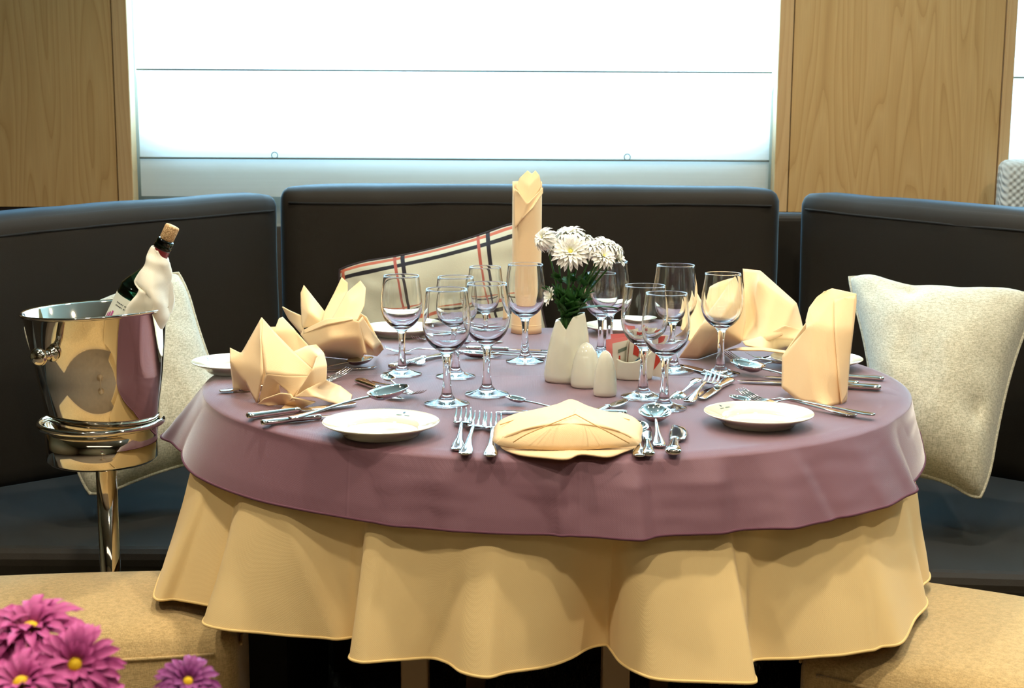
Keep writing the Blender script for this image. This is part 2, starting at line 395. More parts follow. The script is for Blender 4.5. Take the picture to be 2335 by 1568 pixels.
# ================================================================ BANQUETTE
def rbox(w_, d_, h_, r, seg=10, puff=0, seed=0, wr=0, nx=26, ny=8, nz=16):
    """rounded soft box centred in x,y, base at z=0: cube grid projected to a rounded box, puffed and wrinkled"""
    bm = bmesh.new(); bmesh.ops.create_cube(bm, size=1)
    bmesh.ops.subdivide_edges(bm, edges=bm.edges[:], cuts=seg * 2 - 1, use_grid_fill=True)
    for v in bm.verts:
        p = v.co.copy()
        # concentrate vertices near edges
        q = Vector([math.copysign(.5 * (1 - (1 - abs(c) * 2) ** 1.6), c) for c in p])
        q = Vector((q.x * w_, q.y * d_, q.z * h_))
        lim = Vector((w_ / 2 - r, d_ / 2 - r, h_ / 2 - r))
        core = Vector([max(-l, min(l, c)) for c, l in zip(q, lim)])
        dv = q - core
        if dv.length > 1e-6: q = core + dv.normalized() * min(dv.length, r) if sum(abs(c) > 1e-6 for c in dv) > 1 else q
        fx = (1 - min(1, abs(q.x) / (w_ / 2)) ** 3); fy = (1 - min(1, abs(q.y) / (d_ / 2)) ** 3); fz = (1 - min(1, abs(q.z) / (h_ / 2)) ** 3)
        q.y += math.copysign(puff * fx * fz, q.y) if abs(p.y) > .499 else 0
        q.z += puff * fx * fy if p.z > .499 else 0
        if wr:
            n = noise.noise(Vector((q.x * 6 + seed, q.y * 6, q.z * 3))) * wr + noise.noise(Vector((q.x * 16 + seed, q.y * 5, q.z * 5))) * wr * .35
            q += Vector((0, -1, .6)).normalized() * n
        v.co = q + Vector((0, 0, h_ / 2))
    vs = [v.co.copy() for v in bm.verts]; fs = [tuple(v.index for v in f.verts) for f in bm.faces]; bm.free(); return vs, fs
def section(label, A, B, ztop, zbot=.40, th=.14, drop=(0, 0), seed=0, seatpoly=None, zseat=.42):
    A = Vector(A); B = Vector(B); mid = (A + B) / 2; d = (B - A); wd = d.length; ang = atan2(d.y, d.x)
    t = thing('banquette_section', label, 'sofa', (mid.x, mid.y, 0), ang)
    v, f = rbox(wd, th, ztop - zbot, .035, 9, .006, seed, .008)
    v = [Vector((p.x, p.y + th / 2, p.z + zbot + ((drop[0] * (.5 - p.x / wd) + drop[1] * (.5 + p.x / wd)) * (p.z / (ztop - zbot))))) for p in v]
    bk = mesh('backrest', v, f, SUEDE, t)
    pth = []
    for k in range(41):
        x = (k / 40 - .5) * (wd - .05); dz = (drop[0] * (.5 - x / wd) + drop[1] * (.5 + x / wd))
        zq = (ztop - zbot) / 2 - .040; n_ = noise.noise(Vector((x * 6 + seed, -th / 2 * 6, zq * 3))) * .008 + noise.noise(Vector((x * 16 + seed, -th / 2 * 5, zq * 5))) * .0028; n_ *= .857
        pth.append((x, -n_ - .0015, ztop - .040 + dz + n_ * .6))
    mesh('seam', *tube(pth, .0028, 6), SEAM, bk)
    if seatpoly:
        inv = Matrix.Rotation(-ang, 4, 'Z') @ Matrix.Translation((-mid.x, -mid.y, 0))
        pts = [inv @ Vector((x, y, 0)) for x, y in seatpoly]; n = len(pts)
        def prism(z0, z1, s=1.0):
            c = sum(pts, Vector()) / n; q = [c + (p - c) * s for p in pts]
            vs = [(p.x, p.y, z0) for p in q] + [(p.x, p.y, z1) for p in q]
            return vs, [tuple(range(n))[::-1], tuple(range(n, 2 * n))] + [(i, (i + 1) % n, n + (i + 1) % n, n + i) for i in range(n)]
        fixn(bevel(mesh('seat', *prism(zseat - .14, zseat), SUEDE, t, smooth=False), .03, 4))
        fixn(mesh('base', *prism(.0, zseat - .142, .997), plain('black_plinth', (.008, .007, .006, 1), .7), t, smooth=False))
    return t
# back line of the three sections
CL = D(630, 430, 3.42); CR = D(1784, 440, 3.42)
cl = (CL.x, 3.42); cr = (CR.x, 3.42)
zt = D(1200, 425, 3.5).z
LA = (-1.35, 2.70); LB_ = (cl[0] + .018, 3.400)
RA = (D(1822, 460, 3.38).x, 3.40); RB = (1.58, 2.64)
section('dark brown suede sofa section under the window', (cl[0] + .004, 3.42), (cr[0], 3.42), zt, seatpoly=[(-.395, 2.88), (.595, 2.88), (.745, 3.44), (-.585, 3.44)])
section('dark suede sofa section angled behind the wine bucket', LA, LB_, zt - .006, drop=(-.055, -.010), seed=5, seatpoly=[(-1.9, 2.44), (-.42, 2.44), (-.40, 2.86), (-.595, 3.38), (-1.35, 2.72), (-1.9, 2.5)])
section('dark suede sofa section angled behind the linen cushion by the wood pillar', RA, RB, zt - .012, drop=(.004, -.05), seed=9, seatpoly=[(.62, 2.34), (1.9, 2.24), (1.62, 2.62), (.75, 3.36), (.60, 2.86)])
o = tag(bevel(mesh('sofa_back_frame', *box(cr[0] - .04, RA[0] + .3, 3.60, 3.68, 0, D(1795, 487, 3.6).z), SUEDE, smooth=False), .02, 4), 'low dark sofa frame showing in the gap between two suede backs', 'sofa frame')
# woven chair back beyond the pillar
t = thing('woven_chair', 'pale grey woven chair back beyond the wood pillar at the picture edge', 'chair', (2.05, 4.0, 0))
cz = D(2320, 362, 3.86).z
t.location = (D(2300, 420, 3.82).x + .28, 3.82, 0)
v, f = rbox(.62, .07, cz - .5, .03, 6); mesh('backrest', [(p[0], p[1], p[2] + .5) for p in v], f, WOVEN, t)
v, f = rbox(.62, .35, .12, .03, 6); mesh('seat', [(p[0], p[1] - .22, p[2] + .4) for p in v], f, WOVEN, t)
for x in (-.27, .27):
    for y in (-.36, -.03): mesh('leg', *tube([(x, y, 0), (x, y, .41)], .014, 10), LEGM, t)
bz = D(2320, 472, 3.36).z
tag(bevel(mesh('dark_sofa_arm', *box(D(2262, 480, 3.36).x, 2.4, 3.33, 3.39, 0, bz), SUEDE, smooth=False), .02, 4), 'dark blue-grey sofa edge under the woven chair back', 'sofa')

# ================================================================ CUSHIONS
def pillow(name, label, c, mat, thick=.13, pipe=None, bow=.06, seed=0, wr=.006, n=34, yb=0, dent=None):
    """c: four world corners going round (top left, top right, bottom right, bottom left)"""
    c = [Vector(p) for p in c]; org = sum(c, Vector()) / 4
    nrm = ((c[1] - c[0]).cross(c[3] - c[0])).normalized()
    if nrm.y > 0: nrm = -nrm
    t = thing(name, label, 'cushion', org)
    def base(u, v):
        p = (c[0] * (1 - u) + c[1] * u) * (1 - v) + (c[3] * (1 - u) + c[2] * u) * v
        cu = u * 2 - 1; cv = v * 2 - 1
        # sides bow inwards between the dog ears
        pu = ((c[1] - c[0]) * (1 - v) + (c[2] - c[3]) * v); pv = ((c[3] - c[0]) * (1 - u) + (c[2] - c[1]) * u)
        p = p - pu * (cu * bow * (1 - cv * cv) * .5 * abs(cu)) - pv * (cv * bow * (1 - cu * cu) * .5 * abs(cv))
        kk = max(0, abs(cu * cv) - .62) / .38
        p = p + (org - p) * .085 * kk ** 1.5
        return p - org
    def side(s):
        def f(u, v):
            cu = u * 2 - 1; cv = v * 2 - 1
            h = max(0, (1 - abs(cu) ** 2.6)) ** .55 * max(0, (1 - abs(cv) ** 2.6)) ** .55
            wv = noise.noise(Vector((u * 4 + seed, v * 4, s))) * wr * 1.5 + noise.noise(Vector((u * 10 + seed, v * 10, s))) * wr * .6
            # radiating gathers close to the corners
            e = min(1, h * 2)
            for (a, b_) in ((0, 0), (1, 0), (1, 1), (0, 1)):
                r = sqrt((u - a) ** 2 + (v - b_) ** 2)
                if r < .4: wv += .004 * sin(atan2(v - b_, u - a) * 14 + seed) * (1 - r / .4) * e
            if dent:
                for du, dv, rr, am in dent:
                    r = sqrt((u - du) ** 2 + (v - dv) ** 2)
                    if r < rr: wv -= am * (1 - r / rr) ** 2
            return base(u, v) + nrm * s * (thick / 2 * h + wv * e)
        return f
    v1, f1, uv1 = grid(n, n, side(1)); v2, f2, uv2 = grid(n, n, side(-1))
    k = len(v1); o = mesh('cover', v1 + v2, f1 + [tuple(i + k for i in q)[::-1] for q in f2], mat, t, uv=uv1 + uv2)
    bm = bmesh.new(); bm.from_mesh(o.data); bmesh.ops.remove_doubles(bm, verts=bm.verts[:], dist=1e-5); bmesh.ops.recalc_face_normals(bm, faces=bm.faces[:]); bm.to_mesh(o.data); bm.free()
    if pipe:
        pts = [base(k / 20, 0) for k in range(20)] + [base(1, k / 20) for k in range(20)] + [base(1 - k / 20, 1) for k in range(20)] + [base(0, 1 - k / 20) for k in range(20)]
        mesh('piping', *tube(pts, .0035, 7, closed=True), pipe, o)
    return t
pillow('linen_cushion', 'plump oatmeal linen cushion leaning on the sofa behind the wine bucket', [D(35, 735, 2.78), D(415, 600, 2.92), D(578, 1035, 2.79), D(195, 1150, 2.58)], LINEN, .19, LINEN, .10, 2, dent=[(.3, .2, .25, .02)])
pillow('linen_cushion', 'large oatmeal linen cushion leaning beside the pyramid napkin', [D(1920, 612, 3.02), D(2385, 655, 2.80), D(2245, 1160, 2.52), D(2005, 1085, 2.66)], LINEN, .23, LINEN, .13, 11, dent=[(.36, .10, .24, .045), (.85, .68, .16, .03)])
# striped cushion
SM, nt, b = newmat('striped_cushion_cotton'); L = nt.links.new
tc = N(nt, 'ShaderNodeTexCoord'); sp = N(nt, 'ShaderNodeSeparateXYZ'); L(tc.outputs['UV'], sp.inputs[0])
def band(ch, lo, hi):
    a = N(nt, 'ShaderNodeMath', operation='GREATER_THAN'); L(ch, a.inputs[0]); a.inputs[1].default_value = lo
    c_ = N(nt, 'ShaderNodeMath', operation='LESS_THAN'); L(ch, c_.inputs[0]); c_.inputs[1].default_value = hi
    m_ = N(nt, 'ShaderNodeMath', operation='MULTIPLY'); L(a.outputs[0], m_.inputs[0]); L(c_.outputs[0], m_.inputs[1]); return m_.outputs[0]
cur = None
for ch, lo, hi, colr in ((1, .015, .042, rgb(176, 92, 66)), (1, .075, .105, rgb(26, 20, 26)), (1, .44, .465, rgb(176, 92, 66)), (1, .50, .53, rgb(26, 20, 26)),
                         (0, .02, .04, rgb(176, 92, 66)), (0, .30, .315, rgb(160, 80, 66)), (0, .335, .355, rgb(26, 20, 30)), (0, .70, .715, rgb(160, 80, 66)), (0, .745, .765, rgb(26, 20, 30)), (0, .95, .975, rgb(176, 92, 66))):
    mx = N(nt, 'ShaderNodeMix', data_type='RGBA'); L(band(sp.outputs[ch], lo, hi), mx.inputs[0])
    if cur is None: mx.inputs[6].default_value = rgb(190, 187, 166)
    else: L(cur, mx.inputs[6])
    mx.inputs[7].default_value = colr; cur = mx.outputs[2]
L(cur, b.inputs['Base Color']); b.inputs['Roughness'].default_value = .85
nz = N(nt, 'ShaderNodeTexNoise'); nz.inputs['Scale'].default_value = 500; L(tc.outputs['Object'], nz.inputs['Vector']); bp = N(nt, 'ShaderNodeBump'); bp.inputs['Strength'].default_value = .3; bp.inputs['Distance'].default_value = .001
L(nz.outputs['Fac'], bp.inputs['Height']); L(bp.outputs[0], b.inputs['Normal'])
OPIPE = plain('dark_cushion_cord', rgb(40, 26, 30), .8)
pillow('striped_cushion', 'cream cushion with rust and black stripes slumped behind the wine glasses', [D(752, 604, 3.34), D(1225, 482, 3.36), D(1300, 900, 3.27), D(800, 960, 3.24)], SM, .12, OPIPE, .12, 21, .008)

# ================================================================ OTTOMANS
def ottoman(label, corner, ang, wd, dp, h, side):
    """corner: front corner nearest the table; side -1 extends to the left, +1 to the right"""
    t = thing('ottoman', label, 'ottoman', (corner[0], corner[1], 0), ang)
    v, f = rbox(wd, dp, h - .09, .035, 9, .022, 3, .002)
    v = [Vector((p.x + side * wd / 2, p.y + dp / 2, p.z + .09)) for p in v]
    body = mesh('upholstered_seat', v, f, TWEED, t)
    zs = h - .03; e = .003; n_ = 24
    x0, x1 = (.035, wd - .035) if side > 0 else (-wd + .035, -.035)
    pts = [(x0 + (x1 - x0) * k / n_, -.001 - .022 * .44 * (1 - abs((x0 + (x1 - x0) * k / n_ - side * wd / 2) / (wd / 2)) ** 3), zs) for k in range(n_ + 1)]
    mesh('piping', *tube(pts, .003, 6), TWEED, body)
    ex = -e if side > 0 else e
    mesh('piping', *tube([(ex, .035 + (dp - .07) * k / n_, zs) for k in range(n_ + 1)], .003, 6), TWEED, body)
    for x in (.06, wd - .06):
        for y in (.06, dp - .06): mesh('leg', *lathe([(.0001, 0), (.016, 0), (.022, .1), (.0001, .1)], 12), LEGM, t).location = (side * x, y, 0)
    return t
c0 = P(541, 1473, .415)
ottoman('tan woven ottoman below the wine bucket, behind the purple flowers', (c0.x, c0.y), radians(8), .8, .33, .435, -1)
c1 = P(1812, 1512, .415)
ottoman('tan woven ottoman under the linen cushion end of the sofa', (c1.x, c1.y), radians(-31), .8, .44, .435, 1)
# ================================================================ TABLE AND CLOTHS
TC = Vector((.078, 2.44, 0)); TR = .615
t = thing('round_table', 'round dining table on square metal legs hidden under the gold cloth', 'table', (TC.x, TC.y, 0))
TOPW = plain('table_top_board', rgb(120, 90, 60), .6)
mesh('table_top', *lathe([(.0001, .715), (TR - .012, .715), (TR - .01, .745), (.0001, .745)], 64), TOPW, t)
for px, py, y in ((947, 1520, 2.10), (1403, 1520, 2.06), (1085, 1545, 2.72), (1500, 1555, 2.72)):
    q = D(px, py, y); hw = .022 if y < 2.5 else .020
    bevel(mesh('leg', *box(q.x - TC.x - hw, q.x - TC.x + hw, y - TC.y - hw, y - TC.y + hw, 0, .715), LEGM, t, smooth=False), .003)

def hang(name, label, cat, mat, hemmat, R, z, hem, creases=(), nr=26, power=1.0, minr=None, group=None):
    """round cloth: flat disc, soft bend at the rim, ruled folds down to a free hem line (world points, going round once)"""
    H = catmull(hem, 9, closed=True); n = len(H)
    # angle of each hem point seen from the table centre, forced to advance steadily
    th = [atan2(p.y - TC.y, p.x - TC.x) for p in H]
    un = [th[0]]
    for a in th[1:]:
        d = a - un[-1]
        while d > pi: d -= 2 * pi
        while d < -pi: d += 2 * pi
        un.append(un[-1] + d)
    mono = []; cur = un[0]
    for i, a in enumerate(un):
        cur = max(cur + .0012, a) if i else a; mono.append(cur)
    tot = mono[-1] + .002 - mono[0]
    if tot > 2 * pi: mono = [mono[0] + (a - mono[0]) * (2 * pi - .004) / (tot) for a in mono]
    sm = []
    for i in range(n):
        s = 0
        for k in range(-4, 5):
            j = i + k; a = mono[j % n] + (2 * pi if j >= n else -2 * pi if j < 0 else 0); s += a
        sm.append(s / 9)
    vs = [Vector((TC.x, TC.y, z))]; fs = []
    rad = [R * k / 12 for k in range(1, 12)] + [R - .02, R - .008, R]
    def top(i, r): return Vector((TC.x + r * cos(sm[i]), TC.y + r * sin(sm[i]), z))
    for r in rad:
        for i in range(n):
            p = top(i, r)
            e = R - r
            p.z -= .0035 * max(0, 1 - e / .012) ** 2
            vs.append(p)
    for i in range(n): fs.append((0, 1 + i, 1 + (i + 1) % n))
    nrw = len(rad)
    rows = [.02, .045] + [.045 + .955 * (k / nr) for k in range(1, nr + 1)]
    for tt in rows:
        for i in range(n):
            a = top(i, R + .006 * min(1, tt * 12)); a.z = z - .0035
            h = H[i]; p = a.lerp(h, tt)
            rd = Vector((p.x - TC.x, p.y - TC.y, 0)); rl = rd.length; rd.normalize()
            hr = Vector((h.x - TC.x, h.y - TC.y, 0)).length
            # the fold depth grows towards the hem
            want = R + .006 + (hr - R - .006) * tt ** power
            p = Vector((TC.x, TC.y, p.z)) + rd * want
            p.z = (z - .0035) * (1 - tt) + h.z * tt
            for s0, s1, am, wd in creases:
                sc = s0 + (s1 - s0) * tt; dlt = (i / n - sc) / wd
                if -1 < dlt < 0: p += rd * am * (1 + dlt) * min(1, tt * 3)
                elif 0 <= dlt < .4: p += rd * am * (.5 + .5 * cos(pi * dlt / .4)) * min(1, tt * 3)
            p += rd * .0012 * noise.noise(Vector((i * .08, tt * 6, R * 9)))
            if minr:
                rr = Vector((p.x - TC.x, p.y - TC.y, 0)).length; mr_ = minr(atan2(p.y - TC.y, p.x - TC.x), p.z)
                if rr < mr_: p += rd * (mr_ - rr)
            vs.append(p)
    for j in range(nrw + len(rows) - 1):
        b0 = 1 + j * n; b1 = b0 + n
        for i in range(n):
            k = (i + 1) % n; fs.append((b0 + i, b1 + i, b1 + k, b0 + k))
    org = Vector((TC.x, TC.y, 0))
    rim = [vs[-n + i] - org for i in range(n)]
    t = thing(name, label, cat, org)
    o = mesh('cloth_body', [v - org for v in vs], fs, mat, t)
    mesh('hem', *tube(rim, .0021, 6, closed=True), hemmat, t)
    return vs, n
def PT(l, z): return [P(x, y, z) for x, y in l]
ZG = .468
gold = PT([(351, 1355), (400, 1366), (440, 1373), (474, 1379)], ZG)
gold += [P(492, 1381, ZG), P(478, 1395, ZG)]
gold += PT([(464, 1421), (514, 1435), (580, 1441), (643, 1445), (700, 1447), (754, 1448), (790, 1452), (812, 1452)], ZG)
gold += [P(822, 1462, ZG), P(806, 1482, ZG)]
gold += PT([(797, 1500), (822, 1509), (860, 1506), (900, 1501), (968, 1497), (1019, 1510), (1054, 1533), (1110, 1544), (1157, 1533), (1242, 1520), (1300, 1501), (1344, 1477), (1380, 1470), (1393, 1481), (1415, 1510), (1455, 1534), (1500, 1548), (1588, 1553), (1660, 1554), (1712, 1553)], ZG)
gold += [P(1717, 1542, ZG), P(1704, 1520, ZG)]
gold += PT([(1712, 1509), (1734, 1503), (1810, 1501), (1870, 1496), (1920, 1490), (1970, 1480), (2009, 1474), (2056, 1464), (2086, 1412)], ZG)
gold += [Vector((TC.x + .575, TC.y - .40, ZG)), P(2100, 1340, ZG), P(2118, 1306, ZG)]
def polar(a, r, z): return Vector((TC.x + r * cos(radians(a)), TC.y + r * sin(radians(a)), z))
gold += [polar(a, .655 + .03 * sin(a * .21), ZG) for a in (-6, 8, 22, 36, 50, 64, 78, 92, 106, 120, 134, 148, 162, 176, 190)]
GV, GN = hang('tablecloth', 'gold floor-side tablecloth hanging in folds below the plum overlay', 'tablecloth', GOLD, HEM, TR - .002, .7495, gold,
              creases=((.105, .175, .013, .05), (.335, .300, .008, .04), (.62, .56, .010, .05), (.70, .665, .007, .035)), power=1.05)
# how far out the gold cloth reaches, by angle, in the height band the overlay covers
GA = [0.0] * 360
_h = GV[-GN:]
for i, v in enumerate(_h):
    w2 = _h[(i + 1) % GN]
    for k in range(6):
        q = v.lerp(w2, k / 6); d_ = int(math.degrees(atan2(q.y - TC.y, q.x - TC.x))) % 360
        GA[d_] = max(GA[d_], sqrt((q.x - TC.x) ** 2 + (q.y - TC.y) ** 2) - TR - .006)
_m = [max(GA[(i + k) % 360] for k in range(-5, 6)) for i in range(360)]
GA = [sum(_m[(i + k) % 360] for k in range(-6, 7)) / 13 for i in range(360)]
def gout(a, z):
    d = math.degrees(a) % 360; i = int(d); s = d - i; A_ = GA[i % 360] * (1 - s) + GA[(i + 1) % 360] * s
    tt = max(0, (.746 - z) / (.746 - ZG)); return TR + .0105 + .006 * min(1, tt * 4) + A_ * tt ** 1.05 + .006 * min(1, tt * 3)
ZP = .657
plum = PT([(372, 990), (392, 1009), (415, 1029), (458, 1047), (501, 1081), (557, 1107), (608, 1126), (668, 1141), (720, 1150), (771, 1169), (835, 1184), (900, 1195), (985, 1199), (1037, 1210), (1114, 1212), (1200, 1212), (1264, 1214), (1305, 1221), (1366, 1223), (1420, 1225), (1477, 1224), (1530, 1217), (1584, 1213), (1650, 1209), (1712, 1206), (1762, 1204), (1810, 1203), (1854, 1191), (1900, 1181), (1943, 1175), (2000, 1160), (2031, 1151), (2065, 1131), (2091, 1117)], ZP)
plum += [P(2080, 1096, ZP), P(2078, 1084, ZP), P(2104, 1069, ZP)]
plum += [polar(a, .665 + .012 * sin(a * .25), ZP) for a in (-8, 6, 20, 34, 48, 62, 76, 90, 104, 118, 132, 146, 160, 172)]
hang('table_overlay', 'plum cloth overlay covering the round table top', 'tablecloth', PLUM, PHEM, TR + .0045, ZT - .001, plum,
     creases=((.155, .163, .009, .035), (.24, .236, .010, .05), (.315, .318, .011, .04), (.385, .385, .012, .04), (.45, .445, .013, .05), (.53, .540, .006, .04)), power=1.0, minr=gout)
# pressed crease in the overlay (a raised thread-thin ridge across the table)
# ================================================================ WINE GLASSES
def catp(pts, per=6): return [(p[0], p[1]) for p in catmull([(a, b, 0) for a, b in pts], per)]
foot_o = catp([(.0365, .0), (.0370, .0012), (.0362, .0024), (.026, .0052), (.015, .0095), (.0092, .0165)])
foot_i = [(.0001, .0012), (.015, .0010), (.030, .0), (.0365, .0)]
stem_o = catp([(.0092, .0165), (.0076, .026), (.0064, .042), (.0060, .058), (.0066, .070), (.0082, .080)])
bowl_o = catp([(.0082, .080), (.0118, .0865), (.0235, .0950), (.0330, .107), (.0383, .123), (.0393, .136), (.0382, .152), (.0355, .172), (.0338, .1855), (.0337, .1885)])
bowl_i = catp([(.0321, .1885), (.0325, .1855), (.0344, .172), (.0371, .152), (.0381, .136), (.0369, .124), (.0314, .1095), (.0212, .0985), (.0085, .0925), (.0001, .0915)])
def wineglass(label):
    t = thing('wine_glass', label, 'wine glass', group='stemmed wine glasses on the plum cloth')
    mesh('foot', *lathe(foot_i + foot_o[1:], 48), GLASS, t); mesh('stem', *lathe(stem_o, 48), GLASS, t)
    mesh('bowl', *lathe(bowl_o + [(.0329, .1894)] + bowl_i, 64), GLASS, t)
    return t
gl = [((1019, 921), 1.0, 'front glass of the six left of the flowers'),
      ((1110, 899), 1.0, 'glass right behind the front left one'),
      ((917, 853), .96, 'outermost glass beside the crown napkins'),
      ((1039, 858), .96, 'glass hidden half behind the front left pair'),
      ((1106, 809), .93, 'farthest glass left of the rolled napkin'),
      ((1197, 824), 1.0, 'glass right in front of the tall rolled napkin'),
      ((1514, 930), .99, 'front glass right of the sugar packets'),
      ((1466, 905), 1.0, 'glass behind the front right one, over the sugar dish'),
      ((1535, 846), 1.05, 'tall glass farthest back on the right'),
      ((1642, 852), .985, 'outermost glass before the fan napkin'),
      ((1369, 806), .86, 'shorter glass behind the sprig of leaves'),
      ((1389, 812), 1.0, 'glass behind the white flowers')]
g0 = None
for (px, py), s, lb in gl:
    q = T(px, py); lab = 'clear stemmed wine glass, ' + lb
    if g0 is None: g0 = wineglass(lab); g0.location = q; g0.scale = (s,) * 3
    else: dup(g0, lab, q, random.random() * 6, s)
# ================================================================ PLATES
prof = [(.0001, .006), (.048, .006), (.054, .0072), (.060, .0115), (.070, .0155), (.083, .0195), (.0852, .0208), (.0850, .0186), (.072, .0125), (.061, .0065), (.056, .0008), (.053, .0), (.050, .0008), (.049, .003), (.0001, .003)]
INK = plain('blue_green_print', rgb(20, 70, 96), .3)
INK2 = plain('grey_print', rgb(110, 128, 112), .3)
def plate(label):
    t = thing('bread_plate', label, 'plate', group='white bread plates around the table')
    p = catp(prof, 3); mesh('plate_body', *lathe([(max(a, .0001), b) for a, b in p], 72), PORC, t)
    # small printed crest with two short words under it, on the rim
    def patch(ang, w_, r0, r1):
        v, f, _ = grid(8, 2, lambda u, v: (cos(radians(ang + (u - .5) * w_)) * (r0 + (r1 - r0) * v), sin(radians(ang + (u - .5) * w_)) * (r0 + (r1 - r0) * v), .01435 + (r0 + (r1 - r0) * v - .068) * .29 + .0012))
        return v, f
    mesh('crest_mark', *join(patch(90, 2.6, .0745, .0775), patch(90, 1.2, .0775, .0795)), INK, t)
    mesh('name_mark', *join(patch(83.5, 7.5, .0685, .0702), patch(94.5, 7.5, .0685, .0702)), INK2, t)
    return t
pls = [((869, 990), -22, 1.0, 'white bread plate in front of the crossed knife and spoon'),
       ((1729, 967), 42, .97, 'white bread plate in front of the pyramid napkin'),
       ((545, 846), 60, 1.0, 'white bread plate half hidden behind the pointed crown napkin'),
       ((912, 764), 150, .95, 'white bread plate at the back behind the outermost glass'),
       ((1416, 760), 200, .95, 'white bread plate at the back behind the flowers'),
       ((1861, 838), 240, 1.0, 'white bread plate behind the pyramid napkin')]
p0 = None
for (px, py), a, s, lb in pls:
    q = T(px, py)
    if p0 is None: p0 = plate(lb); p0.location = q; p0.rotation_euler.z = radians(a)
    else: dup(p0, lb, q, radians(a), s)
# ================================================================ CUTLERY  (handle end at origin, runs along +y)
def curve_st(ctrl, per=5):
    """ctrl: (y, x, z, hw, ht)"""
    a = catmull([(c[0], c[1], c[2]) for c in ctrl], per); b = catmull([(c[3], c[4], 0) for c in ctrl], per)
    return [(p.y, p.x, p.z, max(q.x, .0002), max(q.y, .0002)) for p, q in zip(a, b)]
def handle(L, wide=.0085, z0=.0022, hz=.012):
    k = L
    return loft(curve_st([(0, 0, z0, .002, .0012), (.002, 0, z0, wide * .8, .0018), (.012 , 0, z0, wide, .0020), (.03, 0, z0 + .001, wide * .82, .0018), (k * .45, 0, z0 + .003, .0040, .0017), (k * .8, 0, hz * .72, .0026, .0017), (k, 0, hz * .78, .0024, .0016)]), 12)
def fork_mesh(L, W=.0125):
    s = L * .655; zt = .0085; parts = []
    head = curve_st([(s - .004, 0, .0092, .0024, .0014), (s + .006, 0, .0072, .0050, .0012), (s + .014, 0, .0042, W * .86, .0011), (s + .024, 0, .0026, W * .98, .0010), (s + .031, 0, .0030, W, .0010)], 4)
    parts.append(loft(head, 12, .8))
    e = L - (s + .030)
    for k in range(4):
        x = (k - 1.5) * W * .56
        st = curve_st([(s + .029, x, .0029, W * .215, .0010), (s + .030 + e * .3, x, .0040, W * .135, .0009), (s + .030 + e * .65, x * .98, .0082, W * .12, .0008), (L, x * .93, .0150, W * .05, .0005)], 4)
        parts.append(loft(st, 8, .7))
    return join(*parts), s
def fork(L, label):
    t = thing('fork', label, 'fork'); hd, s = fork_mesh(L); mesh('handle', *handle(s - .002, .0092), STEEL, t); mesh('head', *hd, STEEL, t); return t
def spoon(L, bl, bw, label, name='spoon'):
    t = thing(name, label, 'spoon'); s = L - bl; mesh('handle', *handle(s + .002, .0088), STEEL, t)
    def f(u, v):
        y = s + bl * v; k = sqrt(max(0, 1 - (abs(v * 2 - 1) ** 2.1))) * (1 + .12 * (.5 - v)) ; x = (u * 2 - 1) * bw / 2 * k
        dep = .0115 * (bw / .042)
        z = .0118 - dep * (1 - (u * 2 - 1) ** 2) * min(1, k * 1.05) ** 1.4 + v * .0045
        return (x, y, z)
    v, q, uv = grid(14, 20, f); o = mesh('bowl', v, q, STEEL, t); solid(o, .0011, 0); return t
def knife(L, label, bw=.019, kind='dinner'):
    t = thing('knife', label, 'knife'); h = L * .44
    mesh('handle', *loft(curve_st([(0, 0, .0045, .004, .0025), (.003, 0, .0048, .0095, .0042), (.014, 0, .0050, .0102, .0048), (h * .5, 0, .0048, .0078, .0045), (h * .85, 0, .0046, .0055, .0042), (h - .004, 0, .0044, .0052, .0042), (h - .001, 0, .0044, .0066, .0048), (h + .003, 0, .0044, .0060, .0046), (h + .006, 0, .0042, .004, .003)]), 14, .9), STEEL, t)
    b = bw / 2
    if kind == 'dinner': c = [(h + .003, 0, .0042, .0050, .0018), (h + .012, .001, .0040, b * .82, .0009), (h + (L - h) * .5, .001, .0038, b * .95, .0007), (L - .018, .0005, .0036, b * .95, .0006), (L - .006, -.0025, .0036, b * .62, .0005), (L, -.0055, .0036, .0006, .0003)]
    else: c = [(h + .003, 0, .0042, .0050, .0018), (h + .008, .003, .0040, b * .98, .0010), (h + (L - h) * .45, .004, .0038, b * 1.15, .0007), (L - .014, .002, .0036, b * .85, .0006), (L, -.005, .0036, .0006, .0003)]
    mesh('blade', *loft(curve_st(c), 12), STEEL, t); return t
PROTO = {'fork': (lambda l: fork(.198, l), .198, .015), 'soup': (lambda l: spoon(.195, .066, .045, l), .195, .014), 'tea': (lambda l: spoon(.140, .042, .029, l), .140, .012),
         'knife': (lambda l: knife(.225, l), .225, .0036), 'fish': (lambda l: knife(.200, l, .024, 'fish'), .200, .0036), 'butter': (lambda l: knife(.165, l, .021, 'fish'), .165, .0036)}
FIRST = {}
